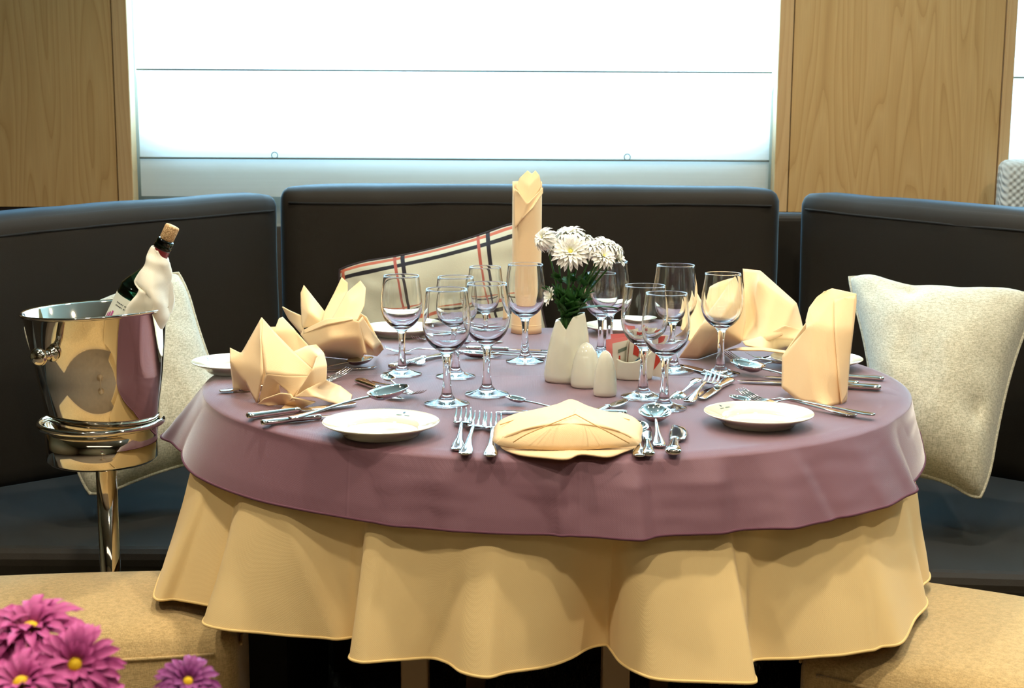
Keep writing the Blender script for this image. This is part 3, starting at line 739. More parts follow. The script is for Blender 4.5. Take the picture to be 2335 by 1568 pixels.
def lay(kind, end, tip, label, lift=0, tl=0, group=None, flip=False, scale=None, anchor='end'):
    mk, Ln, tz = PROTO[kind]
    a = T(*end, .003 + lift); b = T(*tip, tz * .75 + lift + tl)
    d = b - a; h = Vector((d.x, d.y, 0)).length
    sc = scale or max(.85, min(1.12, h / Ln))
    dn = Vector((d.x, d.y, 0)).normalized()
    rz = atan2(dn.y, dn.x) - pi / 2; tilt = atan2(tl, h)
    if anchor == 'tip':
        p = T(*tip, tz * .75 + lift + tl); base = Vector((p.x, p.y, 0)) - dn * Ln * sc; base.z = ZT + lift
    elif anchor == 'mid':
        m = (a + b) / 2; base = Vector((m.x, m.y, 0)) - dn * Ln * sc / 2; base.z = ZT + lift
    else: base = Vector((a.x, a.y, ZT + lift))
    rot = Matrix.Rotation(rz, 3, 'Z') @ Matrix.Rotation(tilt, 3, 'X')
    if flip:
        rot = rot @ Matrix.Rotation(pi, 3, 'Y'); base.z += tz * 1.0 + .001
    grp = {'fork': 'forks around the table', 'soup': 'soup spoons', 'tea': 'teaspoons', 'knife': 'dinner knives', 'fish': 'fish knives', 'butter': 'butter knives'}[kind]
    if kind not in FIRST:
        o = mk(label); FIRST[kind] = o; o.location = base; o.rotation_euler = rot.to_euler(); o.scale = (sc,) * 3; o['group'] = grp
    else:
        o = dup(FIRST[kind], label, base, rot=rot.to_euler(), scale=sc, group=grp)
    return o
# front setting
lay('fork', (1043, 1024), (1059, 930), 'fork farthest left of the three in front of the flat napkin')
lay('fork', (1060, 1034), (1091, 938), 'middle fork of the three beside the flat napkin')
lay('fork', (1118, 1038), (1128, 930), 'fork half under the flat folded napkin')
lay('butter', (1535, 1035), (1543, 962), 'short butter knife lying alone right of the soup spoon')
lay('soup', (1504, 1016), (1487, 908), 'large soup spoon with its bowl before the front right glass', .001)
lay('knife', (1479, 1037), (1469, 938), 'broad-bladed knife beside the flat napkin', scale=.85)
lay('tea', (1458, 1038), (1452, 962), 'spoon handle poking out under the flat napkin')
lay('tea', (1300, 934), (1157, 908), 'teaspoon behind the flat napkin, bowl toward the front left glass')
lay('knife', (1430, 942), (1130, 938), 'long knife lying crosswise behind the flat napkin')
lay('butter', (1350, 944), (1417, 914), 'thin knife handle slanting toward the sugar dish', .004)
# front left setting
lay('knife', (595, 965), (882, 936), 'dinner knife farthest forward under the crown napkin')
lay('fish', (563, 950), (815, 918), 'fish knife between dinner knife and crown napkin', .001)
lay('soup', (660, 952), (930, 886), 'large spoon propped over the knives', .008, .012)
lay('butter', (819, 869), (937, 921), 'butter knife crossing under the propped spoon', 0)
lay('fork', (845, 868), (967, 893), 'small fork crossing toward the front left glass', .004, scale=.85)
lay('tea', (955, 912), (878, 858), 'teaspoon beside the foot of the outermost glass', .010, scale=.86, anchor='tip')
lay('fork', (485, 896), (797, 845), 'fork under the crown napkin with tines out', .001, anchor='tip')
lay('fork', (500, 890), (770, 862), 'second fork hidden by the crown napkin', .001, anchor='end')
# second crown setting
lay('soup', (700, 845), (849, 816), 'dark-bowled spoon in front of the rear crown napkin', .002, anchor='tip')
lay('knife', (640, 852), (861, 836), 'knife in front of the rear crown napkin', anchor='tip')
lay('fork', (1040, 800), (876, 792), 'fork curving in front of the back plate', .001, anchor='tip', scale=.9)
lay('fork', (1010, 756), (945, 768), 'fork lying close to the back plate edge', .002, anchor='tip', scale=.85)
lay('fork', (1055, 801), (927, 824), 'fork reaching right of the outermost glass stem', .001, anchor='tip', scale=.9)
lay('knife', (893, 838), (1070, 790), 'knife behind the outermost glass', anchor='end')
lay('soup', (1200, 812), (1051, 804), 'spoon with its bowl between the left glasses', anchor='tip')
lay('knife', (1062, 793), (1262, 800), 'knife before the tall rolled napkin')
lay('fork', (1262, 806), (1080, 800), 'fork before the tall rolled napkin', .002)
lay('tea', (1130, 778), (1040, 782), 'dark teaspoon behind the left glasses', anchor='tip')
# right settings
lay('tea', (1593, 873), (1536, 897), 'teaspoon turned face down beside the knives', flip=True)
lay('butter', (1664, 868), (1583, 921), 'butter knife with bright blade pointing forward')
lay('fork', (1569, 915), (1640, 842), 'fork lying over the foot of the glass', .004)
lay('fish', (1660, 862), (1543, 830), 'fish knife behind the right glasses', anchor='tip')
lay('tea', (1600, 842), (1500, 826), 'teaspoon behind the right glasses', anchor='end')
lay('fork', (1900, 850), (1653, 806), 'fork farthest left beside the large spoon', .002, anchor='tip')
lay('soup', (1930, 886), (1670, 828), 'large spoon beside the pyramid napkin', .006, anchor='tip')
lay('fork', (1900, 842), (1681, 818), 'fork behind the large spoon', .001, anchor='tip')
lay('fork', (1860, 812), (1702, 806), 'fork by the plate behind the pyramid napkin', .002, anchor='tip', scale=.85)
lay('knife', (2009, 886), (1682, 868), 'knife passing under the pyramid napkin, blade out', anchor='tip')
lay('knife', (2016, 864), (1800, 850), 'knife handle farthest right behind the pyramid napkin')
lay('fish', (1958, 874), (1790, 862), 'short knife handle between two others behind the pyramid napkin')
lay('knife', (2009, 886), (1800, 872), 'knife handle nearest right of the pyramid napkin')
lay('fork', (1952, 946), (1686, 892), 'fork behind the front right plate')
lay('fork', (1995, 944), (1692, 896), 'fork arching over another behind the front right plate', .006)
lay('tea', (1830, 936), (1663, 908), 'teaspoon tip showing behind the front right plate', anchor='tip')

# ================================================================ FOLDED NAPKINS
def folded(t, org, layers, mat=NAPK, thick=.0022, lv=3, crease=.55):
    """layers: (name, [(px,py,Y or None)], faces); None = on the table"""
    for name, pts, faces in layers:
        w_ = []
        for p in pts:
            w_.append((D(*p) if p[2] is not None else T(p[0], p[1], .001)) - org)
        o = mesh(name, w_, faces, mat, t)
        bm = bmesh.new(); bm.from_mesh(o.data)
        bmesh.ops.recalc_face_normals(bm, faces=bm.faces[:])
        cl_ = bm.edges.layers.float.get('crease_edge') or bm.edges.layers.float.new('crease_edge')
        for e in bm.edges: e[cl_] = .85 if e.is_boundary else crease
        vc = bm.verts.layers.float.get('crease_vert') or bm.verts.layers.float.new('crease_vert')
        for v in bm.verts:
            if v.is_boundary: v[vc] = .45
        bm.to_mesh(o.data); bm.free()
        subd(o, lv); solid(o, thick, 0)
NG = 'folded peach linen napkins'
# pointed crown, front left
o_ = T(640, 915)
t = thing('folded_napkin', 'peach napkin folded into a pointed crown, nearest the wine bucket', 'napkin', o_, group=NG)
folded(t, o_, [
 ('left_fold', [(597, 724, 2.27), (551, 806, 2.25), (525, 793, 2.29), (525, 823, 2.25), (560, 872, 2.22), (586, 919, 2.185), (600, 850, 2.17), (594, 770, 2.22), (533, 889, 2.29), (572, 890, 2.25)],
  [(0, 1, 6, 7), (1, 2, 3), (1, 3, 4, 6), (4, 5, 6), (3, 8, 9, 4)]),
 ('front_fold', [(597, 724, 2.27), (626, 757, 2.24), (668, 800, 2.20), (713, 842, 2.15), (704, 857, 2.145), (650, 856, 2.15), (606, 852, 2.165), (597, 780, 2.215)],
  [(0, 1, 7), (1, 2, 5, 6, 7), (2, 3, 4, 5)]),
 ('lower_fold', [(606, 852, 2.165), (650, 856, 2.15), (704, 857, 2.145), (690, 880, 2.135), (666, 908, 2.14), (655, 890, 2.15), (635, 873, 2.16), (590, 917, 2.19), (597, 921, 2.18), (640, 899, 2.19)],
  [(0, 1, 5, 6), (1, 2, 3, 4, 5), (0, 6, 9, 8, 7)]),
 ('rear_peak', [(624, 756, 2.27), (636, 726, 2.30), (644, 723, 2.31), (672, 752, 2.29), (706, 790, 2.27), (690, 830, 2.26), (640, 830, 2.27)],
  [(0, 1, 2, 3), (0, 3, 5, 6), (3, 4, 5)]),
 ('pocket_fold', [(668, 803, 2.22), (700, 789, 2.23), (722, 786, 2.22), (738, 805, 2.20), (745, 832, 2.17), (744, 868, 2.155), (712, 895, 2.14), (672, 904, 2.135), (685, 884, 2.13), (712, 842, 2.13), (724, 810, 2.17), (712, 842, 2.165)],
  [(0, 1, 10, 11), (1, 2, 3, 10), (10, 3, 4, 9), (9, 4, 5, 6), (9, 6, 7, 8)]),
 ('foot_fold', [(744, 866, 2.16), (775, 880, None), (803, 901, None), (797, 921, None), (768, 921, None), (720, 905, 2.11), (673, 904, 2.125), (700, 886, 2.12)],
  [(0, 1, 4, 5, 7), (1, 2, 3, 4), (5, 6, 7)]),
 ('base_fold', [(588, 920, 2.17), (602, 909, 2.155), (640, 896, 2.135), (664, 898, 2.13), (672, 914, 2.12), (650, 923, None), (612, 924, None), (666, 906, 2.12), (719, 916, 2.12), (690, 930, None), (640, 934, None)],
  [(0, 1, 2, 5, 6), (2, 3, 4, 5), (7, 8, 9, 5), (5, 9, 10)]),
 ('back_fold', [(533, 885, 2.30), (552, 806, 2.32), (597, 745, 2.33), (640, 745, 2.35), (706, 795, 2.33), (740, 812, 2.28), (742, 872, 2.24), (640, 890, 2.34)],
  [(0, 1, 2, 7), (2, 3, 4, 7), (4, 5, 6, 7)])])
# tall crown with roll, left rear
o_ = T(770, 815)
t = thing('folded_napkin', 'peach napkin with upright petals tucked in a band, left of the outermost glass', 'napkin', o_, group=NG)
folded(t, o_, [
 ('side_roll', [(644, 699, 2.62), (660, 708, 2.60), (690, 720, 2.56), (692, 757, 2.53), (716, 788, 2.50), (740, 800, 2.49), (700, 775, 2.56), (658, 726, 2.62)], [(0, 1, 7), (1, 2, 3, 7), (3, 4, 6, 7), (4, 5, 6)]),
 ('petal', [(690, 748, 2.53), (687, 700, 2.56), (686, 668, 2.58), (693, 650, 2.59), (712, 675, 2.575), (741, 711, 2.54), (735, 738, 2.52), (706, 712, 2.52)], [(0, 1, 7), (1, 2, 3, 4, 7), (7, 4, 5, 6), (0, 7, 6)]),
 ('petal', [(732, 740, 2.51), (739, 713, 2.53), (760, 672, 2.56), (779, 632, 2.585), (793, 645, 2.58), (793, 665, 2.57), (775, 700, 2.53), (758, 738, 2.49)], [(0, 1, 6, 7), (1, 2, 5, 6), (2, 3, 4, 5)]),
 ('petal', [(752, 736, 2.50), (770, 705, 2.52), (790, 668, 2.55), (822, 640, 2.57), (834, 657, 2.56), (831, 697, 2.52), (814, 731, 2.48), (800, 690, 2.515), (780, 733, 2.48)], [(0, 1, 7, 8), (1, 2, 7), (2, 3, 4, 7), (7, 4, 5), (7, 5, 6, 8)]),
 ('band', [(686, 762, 2.50), (692, 752, 2.50), (745, 735, 2.455), (802, 727, 2.43), (818, 733, 2.42), (826, 768, 2.42), (833, 806, 2.415), (822, 820, None), (790, 817, None), (744, 812, None), (712, 798, 2.48), (760, 775, 2.425)],
  [(0, 1, 2, 11, 10), (2, 3, 4, 5, 11), (5, 6, 7, 8, 11), (8, 9, 10, 11)]),
 ('band_edge', [(689, 754, 2.502), (745, 727, 2.458), (803, 723, 2.435), (805, 729, 2.426), (745, 740, 2.446), (693, 761, 2.495)], [(0, 1, 4, 5), (1, 2, 3, 4)]),
 ('side_fold', [(818, 733, 2.425), (826, 722, 2.44), (845, 752, 2.45), (868, 780, 2.47), (874, 797, 2.47), (860, 811, None), (834, 808, 2.425), (826, 768, 2.425), (850, 795, 2.43)], [(0, 1, 2, 7), (2, 3, 8, 7), (3, 4, 5, 8), (8, 5, 6, 7)]),
 ('back_fold', [(692, 757, 2.62), (735, 715, 2.62), (800, 700, 2.60), (835, 722, 2.56), (868, 785, 2.52), (800, 800, 2.60), (720, 790, 2.62)], [(0, 1, 5, 6), (1, 2, 5), (2, 3, 4, 5)])], lv=3)
# tall rolled napkin
q = T(1200, 757); o_ = Vector(q)
t = thing('folded_napkin', 'tall peach napkin rolled into an upright column', 'napkin', o_, group=NG)
RR = 32.5 / 3100 * 2.95; HB = D(1205, 430, q.y - RR).z - ZT
def colf(u, v):
    a = -pi / 2 + u * 2 * pi
    # spiral: outer layer starts left front and runs round; top edge dips to the front
    ang = abs(((u + .5) % 1) - .5) * 2                       # 0 at the front, 1 at the back
    topz = HB - .048 + .062 * min(1, ang * 1.9) if ang < .55 else HB + .014
    zz = v * topz
    r = RR * (1.06 - .06 * min(1, v * 6)) * (1 - .0 * v)
    return (r * cos(a), r * sin(a), zz)
v, f, _ = grid(72, 24, colf, True); solid(mesh('outer_wrap', v, f, NAPK, t), .0025)
Yq = q.y
folded(t, o_, [
 ('wrap_fold', [(1175, 520, Yq - RR * .95), (1173, 470, Yq - RR * .7), (1174, 430, Yq - RR * .6), (1181, 436, Yq - RR * .9), (1203, 464, Yq - RR * 1.12), (1238, 427, Yq - RR * .35), (1238, 440, Yq - RR * .5), (1215, 474, Yq - RR * 1.1), (1190, 500, Yq - RR * 1.12)],
  [(0, 1, 8), (1, 2, 3, 4, 8), (4, 5, 6, 7, 8)]),
 ('inner_fold', [(1176, 428, Yq - RR * .3), (1185, 406, Yq), (1203, 389, Yq + .006), (1213, 397, Yq + .004), (1221, 389, Yq + .006), (1230, 400, Yq), (1235, 425, Yq - RR * .2), (1204, 470, Yq - RR * .9), (1206, 425, Yq - RR * .45)],
  [(0, 1, 8, 7), (1, 2, 3, 8), (3, 4, 5, 8), (5, 6, 7, 8)])], lv=3)
mesh('hem', *tube([(RR * 1.06 * 1.01 * cos(a / 24 * 2 * pi), RR * 1.06 * 1.01 * sin(a / 24 * 2 * pi), .018) for a in range(24)], .0009, 5, closed=True), NAPK, t)
# fan napkin
o_ = T(1680, 800)
t = thing('folded_napkin', 'peach napkin spread as a fan behind the outermost glass on the sofa side', 'napkin', o_, group=NG)
folded(t, o_, [
 ('front_cone', [(1548, 815, None), (1600, 740, 2.58), (1640, 680, 2.60), (1682, 621, 2.62), (1692, 645, 2.61), (1697, 670, 2.60), (1699, 734, 2.58), (1691, 780, 2.56), (1642, 800, None), (1590, 818, None), (1640, 745, 2.54), (1672, 690, 2.565)],
  [(0, 1, 10, 9), (1, 2, 11, 10), (2, 3, 4, 11), (11, 4, 5, 6), (10, 11, 6, 7), (10, 7, 8, 9)]),
 ('fan_pleats', [(1691, 778, 2.60), (1697, 672, 2.64), (1694, 613, 2.68), (1733, 617, 2.66), (1728, 640, 2.625), (1770, 650, 2.65), (1768, 668, 2.61), (1816, 691, 2.63), (1811, 700, 2.605), (1826, 728, 2.62), (1832, 753, 2.60), (1780, 765, 2.555), (1740, 780, 2.545), (1720, 730, 2.62)],
  [(0, 1, 13), (1, 2, 3, 4, 13), (4, 3, 5, 6), (13, 4, 6, 12), (6, 5, 7, 8), (12, 6, 8, 11), (8, 7, 9, 10, 11), (0, 13, 12)]),
 ('fan_roll', [(1693, 779, 2.575), (1740, 766, 2.56), (1790, 742, 2.56), (1832, 752, 2.58), (1820, 776, 2.55), (1796, 802, None), (1740, 796, 2.50), (1700, 787, 2.53)],
  [(0, 1, 6, 7), (1, 2, 3, 4), (1, 4, 5, 6)]),
 ('lower_layers', [(1650, 799, None), (1690, 792, 2.515), (1740, 793, 2.505), (1798, 801, 2.50), (1798, 806, 2.49), (1740, 799, 2.495), (1690, 799, 2.505)],
  [(0, 1, 6), (1, 2, 5, 6), (2, 3, 4, 5)]),
 ('rear_pleats', [(1563, 770, 2.66), (1576, 716, 2.70), (1588, 664, 2.74), (1600, 690, 2.70), (1611, 654, 2.73), (1640, 640, 2.72), (1664, 631, 2.73), (1684, 625, 2.70), (1660, 740, 2.66), (1620, 780, 2.64), (1600, 800, 2.62)],
  [(0, 1, 9, 10), (1, 2, 3, 9), (3, 4, 5, 9), (5, 6, 8, 9), (6, 7, 8)])], lv=3)
# pyramid napkin
o_ = T(1880, 915)
t = thing('folded_napkin', 'peach napkin standing as a folded pyramid before the large linen cushion', 'napkin', o_, group=NG)
folded(t, o_, [
 ('front_fold', [(1784, 812, 2.27), (1812, 780, 2.26), (1839, 750, 2.25), (1838, 731, 2.27), (1845, 702, 2.285), (1862, 678, 2.295), (1880, 664, 2.30), (1897, 658, 2.31), (1925, 664, 2.30), (1953, 670, 2.29), (1953, 690, 2.28), (1946, 750, 2.25), (1939, 801, 2.24), (1934, 860, 2.23), (1930, 914, 2.215), (1917, 922, 2.20),
                 (1880, 925, None), (1859, 921, None), (1821, 914, None), (1783, 884, 2.25), (1900, 682, 2.285), (1902, 750, 2.235), (1912, 860, 2.20), (1849, 830, 2.215), (1858, 740, 2.245)],
  [(0, 1, 23, 18, 19), (1, 2, 24, 23), (2, 3, 4, 24), (4, 5, 20, 24), (5, 6, 7, 20), (7, 8, 20), (8, 9, 10, 20), (10, 11, 21, 20), (11, 12, 22, 21), (12, 13, 14, 22), (22, 14, 15), (22, 15, 16, 17, 23), (23, 24, 21, 22), (24, 20, 21), (23, 17, 18)]),
 ('overlap_fold', [(1902, 684, 2.279), (1926, 678, 2.28), (1950, 674, 2.283), (1946, 750, 2.243), (1937, 820, 2.228), (1930, 900, 2.205), (1919, 921, 2.19), (1912, 860, 2.195), (1903, 750, 2.229)], [(0, 1, 2, 3, 8), (8, 3, 4, 7), (7, 4, 5, 6)]),
 ('back_fold', [(1785, 810, 2.28), (1839, 735, 2.31), (1890, 668, 2.32), (1950, 675, 2.31), (1940, 800, 2.35), (1930, 905, 2.34), (1850, 900, 2.36), (1784, 880, 2.28)], [(0, 1, 6, 7), (1, 2, 4, 6), (2, 3, 4), (4, 5, 6)])], lv=3)
# flat napkin in front: puffed envelope
o_ = T(1300, 1000)
t = thing('folded_napkin', 'flat peach napkin folded like an envelope at the front edge', 'napkin', o_, group=NG)
def TZ(px, py, dz): return T(px, py, dz) - o_
def env(outline, centre, hmax, z0, rings=9, puff=.5):
    """smooth mound over an outline given as (px,py,dz)"""
    o = catmull([TZ(*p) for p in outline], 5, closed=True); c = TZ(*centre); n = len(o); vs = []; fs = []
    for r in range(rings + 1):
        k = r / rings
        for p in o:
            q = p.lerp(c, k); q.z = p.z * (1 - k) + c.z * k + hmax * (1 - (1 - k) ** 2) ** puff
            vs.append(q)
    Z = [[o[i].z for i in range(n)]] + [[v.z for v in vs[r * n:(r + 1) * n]] for r in range(1, rings + 1)]
    for it in range(140):
        for r in range(1, rings):
            row = Z[r]; Z[r] = [(Z[r - 1][i] + Z[r + 1][i] + .4 * (row[i - 1] + row[(i + 1) % n])) / 2.8 for i in range(n)]
        m_ = sum(Z[rings - 1]) / n; Z[rings] = [m_] * n
    for r in range(rings + 1):
        k = r / rings
        for i in range(n): vs[r * n + i].z = Z[r][i] + hmax * (1 - (1 - k) ** 2) ** puff
    for r in range(rings):
        for i in range(n): fs.append((r * n + i, r * n + (i + 1) % n, (r + 1) * n + (i + 1) % n, (r + 1) * n + i))
    return vs, fs
E1 = [(1141, 1018, .004), (1180, 1036, .003), (1244, 1044, .003), (1293, 1047, .004), (1326, 1036, .006), (1385, 1042, .003), (1421, 1031, .004), (1453, 1016, .006), (1420, 1003, .012), (1300, 1005, .014), (1170, 1005, .012)]
v, f = env(E1, (1300, 1016, .012), .002, 0); solid(mesh('lower_fold', v, f, NAPK, t), .002)
E2 = [(1132, 1011, .008), (1125, 995, .012), (1132, 968, .020), (1160, 950, .026), (1215, 938, .026), (1268, 925, .026), (1303, 913, .027), (1345, 930, .026), (1395, 944, .025), (1436, 948, .024), (1463, 970, .020), (1462, 995, .014), (1455, 1012, .009), (1390, 1019, .008), (1300, 1025, .007), (1200, 1022, .007)]
v, f = env(E2, (1300, 975, .030), .014, 0, 12, .6); solid(mesh('puffed_body', v, f, NAPK, t), .002)
# top flap: a triangular layer with stitched border riding on the body
E3 = [(1131, 1011, .011), (1190, 985, .028), (1250, 962, .034), (1310, 941, .037), (1320, 938, .037), (1360, 958, .035), (1410, 985, .028), (1457, 1013, .011), (1390, 1021, .010), (1300, 1026, .009), (1200, 1023, .009)]
v, f = env(E3, (1300, 985, .029), .0130, 0, 12, .5); solid(mesh('top_flap', v, f, NAPK, t), .002)
STITCH = plain('napkin_stitch', rgb(214, 170, 108), .9)
for ln in ([(1170, 1008, .019), (1200, 990, .030), (1255, 967, .039), (1312, 944, .0445)], [(1312, 944, .0445), (1350, 965, .042), (1390, 986, .036), (1435, 1010, .019)],
           [(1140, 968, .023), (1200, 949, .030), (1260, 936, .032), (1303, 923, .032)], [(1303, 923, .032), (1340, 938, .032), (1390, 946, .030), (1436, 957, .027)]):
    mesh('stitch_line', *tube(catmull([TZ(a, b_, c + .0035) for a, b_, c in ln], 6), .0008, 5), STITCH, t)
# ================================================================ CRUET SET
def loc_scale(px0, px1, py): # width in metres of a pixel span standing at table point
    q = T((px0 + px1) / 2, py); dd = (q - CAM).dot(FW); return (px1 - px0) * dd / FPX, q
# vase: two swelling lobes merging, notched mouth
w_, q = loc_scale(1239, 1348, 868)
t = thing('vase', 'white porcelain vase with a notched mouth holding the flowers', 'vase', q)
Hh = .1165
def vf(u, v):
    a = u * 2 * pi; r = (w_ / 2) * (1.0 if v < .02 else 1 - .40 * ((v - .02) / .98) ** 1.7) * (.93 + .07 * min(1, v * 12))
    # mouth: dips at the front where the two lobes meet
    fr = max(0, 1 - abs(((a + pi / 2 + .35 + pi) % (2 * pi)) - pi) / .5)
    zz = v * (Hh * (1 + .06 * cos(a)) - .020 * fr)
    dent = 1 - .16 * fr * max(0, v - .35)
    return (r * dent * cos(a) + .004 * v, r * dent * sin(a) * .72, zz)
v, f, _ = grid(72, 30, vf, True); solid(mesh('body', v, f, PORC, t), .003, -1)
mesh('base', *lathe([(.0001, .001), (w_ / 2 * .93, .001)], 48, 1, .72), PORC, t)
VASE = q
mth = q + Vector((.004, 0, Hh))
def shaker(label, x0, x1, py, h, name='salt_shaker'):
    w_, q = loc_scale(x0, x1, py); q = q + Vector((0, .012, 0))
    t = thing(name, label, 'shaker', q)
    r = w_ / 2
    mesh('body', *lathe([(.0001, 0), (r * .9, 0), (r * .97, .002), (r, .008), (r * .97, h * .3), (r * .86, h * .55), (r * .66, h * .78), (r * .40, h * .93), (r * .18, h * .985), (.0001, h)], 48, 1, .85), PORC, t)
    for k in range(3): mesh('pour_hole', *lathe([(.0001, h * .965 + .0015), (.0007, h * .965 + .0012)], 8), SEAM, t).location = ((k - 1) * .0035, -.004, 0)
    return t
shaker('squat white porcelain shaker touching the vase', 1301, 1372, 884, .078)
shaker('slim white porcelain shaker nearest the viewer', 1353, 1408, 904, .077, 'pepper_shaker')
w_, q = loc_scale(1391, 1497, 866)
q = q + Vector((.002, .014, 0))
t = thing('sugar_dish', 'white porcelain dish with a wavy rim holding sugar packets', 'dish', q); DISH = q
def sf(u, v):
    a = u * 2 * pi; h = .047 + .012 * cos(a + .15) ** 2 + .008 * cos(a) - .012 * max(0, sin(-a)) 
    r = w_ / 2 * (.78 + .22 * v ** .7)
    return (r * cos(a), r * .62 * sin(a), h * v)
v, f, _ = grid(64, 16, sf, True); solid(mesh('body', v, f, PORC, t), .003, -1)
mesh('base', *lathe([(.0001, .002), (w_ / 2 * .78, .002)], 40, 1, .62), PORC, t)
PINK = plain('pink_paper', rgb(224, 128, 126), .6); PAPER = plain('white_paper', rgb(226, 222, 204), .6)
REDP = plain('red_print', rgb(190, 56, 36), .5); BLUEP = plain('blue_print', rgb(16, 96, 140), .5); BRN = plain('brown_print', rgb(130, 90, 60), .5)
def packet(label, x, y, mat, tiltx, rz, h=.062, w_=.040, marks=()):
    t = thing('sugar_packet', label, 'sugar packet', DISH + Vector((x, y, .006)), rz, 'sugar packets in the dish'); t.rotation_euler = (tiltx[0], tiltx[1], rz)
    v, f, _ = grid(6, 8, lambda u, v: ((u - .5) * w_, -.0016 * (1 - (2 * u - 1) ** 2) * (1 - (2 * v - 1) ** 4) - .0003, v * h))
    v2 = [(a, -b, c) for a, b, c in v]; k = len(v)
    mesh('paper', v + v2, f + [tuple(i + k for i in q)[::-1] for q in f], mat, t)
    for poly, m_ in marks:
        mesh('print', [((a - .5) * w_, -.0024, b * h) for a, b in poly], [tuple(range(len(poly)))], m_, t, smooth=False)
rot = radians
packet('pink sugar packet at the vase end of the dish', -.030, .004, PINK, (rot(8), rot(-6)), rot(20), .070)
packet('pink sugar packet behind the first pink one', -.018, .012, PINK, (rot(3), rot(-3)), rot(-5), .075)
packet('white packet with grey print beside the pink ones', -.020, -.002, PAPER, (rot(10), rot(-8)), rot(25), .066, marks=[([(.25, .7), (.8, .75), (.8, .85), (.25, .8)], INK2), ([(.28, .3), (.36, .3), (.36, .62), (.28, .62)], REDP)])
packet('white sugar packet with a brown edge line', -.008, .002, PAPER, (rot(4), 0), rot(60), .068, marks=[([(.05, .1), (.12, .1), (.12, .95), (.05, .95)], BRN)])
packet('white packet with a red and blue flash', .004, -.007, PAPER, (rot(5), rot(2)), rot(8), .066, marks=[([(.25, .62), (.5, .55), (.62, .8), (.62, .98), (.45, .93), (.3, .98)], REDP), ([(.0, .25), (.55, .25), (.6, .55)], BLUEP)])
packet('white packet seen edge-on in the middle of the dish', .012, .006, PAPER, (0, 0), rot(75), .064, marks=[([(.1, .1), (.2, .1), (.2, .95), (.1, .95)], REDP)])
packet('white packet with a red stripe near the glass stems', .020, .000, PAPER, (rot(4), rot(6)), rot(30), .062, marks=[([(.2, .1), (.42, .1), (.5, .98), (.3, .98)], REDP), ([(.65, .1), (.9, .1), (.95, .8), (.75, .8)], BLUEP)])
packet('red-printed packet at the high end of the dish', .032, -.004, PAPER, (rot(3), rot(12)), rot(20), .058, marks=[([(.1, .2), (.5, .2), (.8, .6), (.8, .98), (.4, .9)], REDP)])

# ================================================================ FLOWERS
def petals(n_layers, R, curl, width, cup, seed):
    rnd = random.Random(seed); vs, fs, uv = [], [], []
    for li, (cnt, el, ln) in enumerate(n_layers):
        for k in range(cnt):
            a = 2 * pi * (k + .5 * (li % 2) + rnd.uniform(-.2, .2)) / cnt; e = radians(el + rnd.uniform(-8, 8)); L_ = ln * R * rnd.uniform(.88, 1.08); w0 = width * R * rnd.uniform(.85, 1.15)
            b = len(vs); NS = 6
            for j in range(NS + 1):
                s = j / NS; ee = e - radians(curl) * s * s
                r = L_ * s * cos(ee); z = L_ * s * sin(ee)
                wd = w0 * (.45 + 1.1 * s) * (1 - s ** 5) ** .8 + .0004
                for c, dz in ((-1, 1), (0, 0), (1, 1)):
                    x = r + .08 * R; y = c * wd; zz = z + dz * cup * wd
                    vs.append((x * cos(a) - y * sin(a), x * sin(a) + y * cos(a), zz)); uv.append((.5 + c * .5, s))
            for j in range(NS):
                for c in range(2):
                    i = b + j * 3 + c; fs.append((i, i + 1, i + 4, i + 3))
    return vs, fs, uv
MUM = [petals([(20, 2, 1.0), (18, 18, .92), (16, 34, .8), (13, 50, .64), (9, 66, .46)], 1, 14, .10, .5, s) for s in (1,)]
DOME = [petals([(20, -12, 1.0), (20, 6, .97), (18, 22, .92), (16, 40, .84), (12, 58, .74), (9, 76, .62)], 1, 40, .10, .4, s) for s in (2,)]
SMALL = [petals([(12, 25, 1.0), (10, 45, .85)], 1, 10, .15, .4, 3)]
DAISY = [petals([(20, 8, 1.0), (19, 22, .95), (16, 38, .82), (12, 56, .55)], 1, 22, .10, .55, 4)]
def aim(n): # rotation taking +z to n
    return Vector((0, 0, 1)).rotation_difference(Vector(n).normalized()).to_euler()
def leafmesh(L_, W_):
    return grid(4, 12, lambda u, v: ((u - .5) * 2 * W_ * sin(pi * v ** .8) * (1 + .22 * sin(v * 22)), v * L_, -.25 * L_ * v * v + abs(u - .5) * W_ * .5))
cache = {}
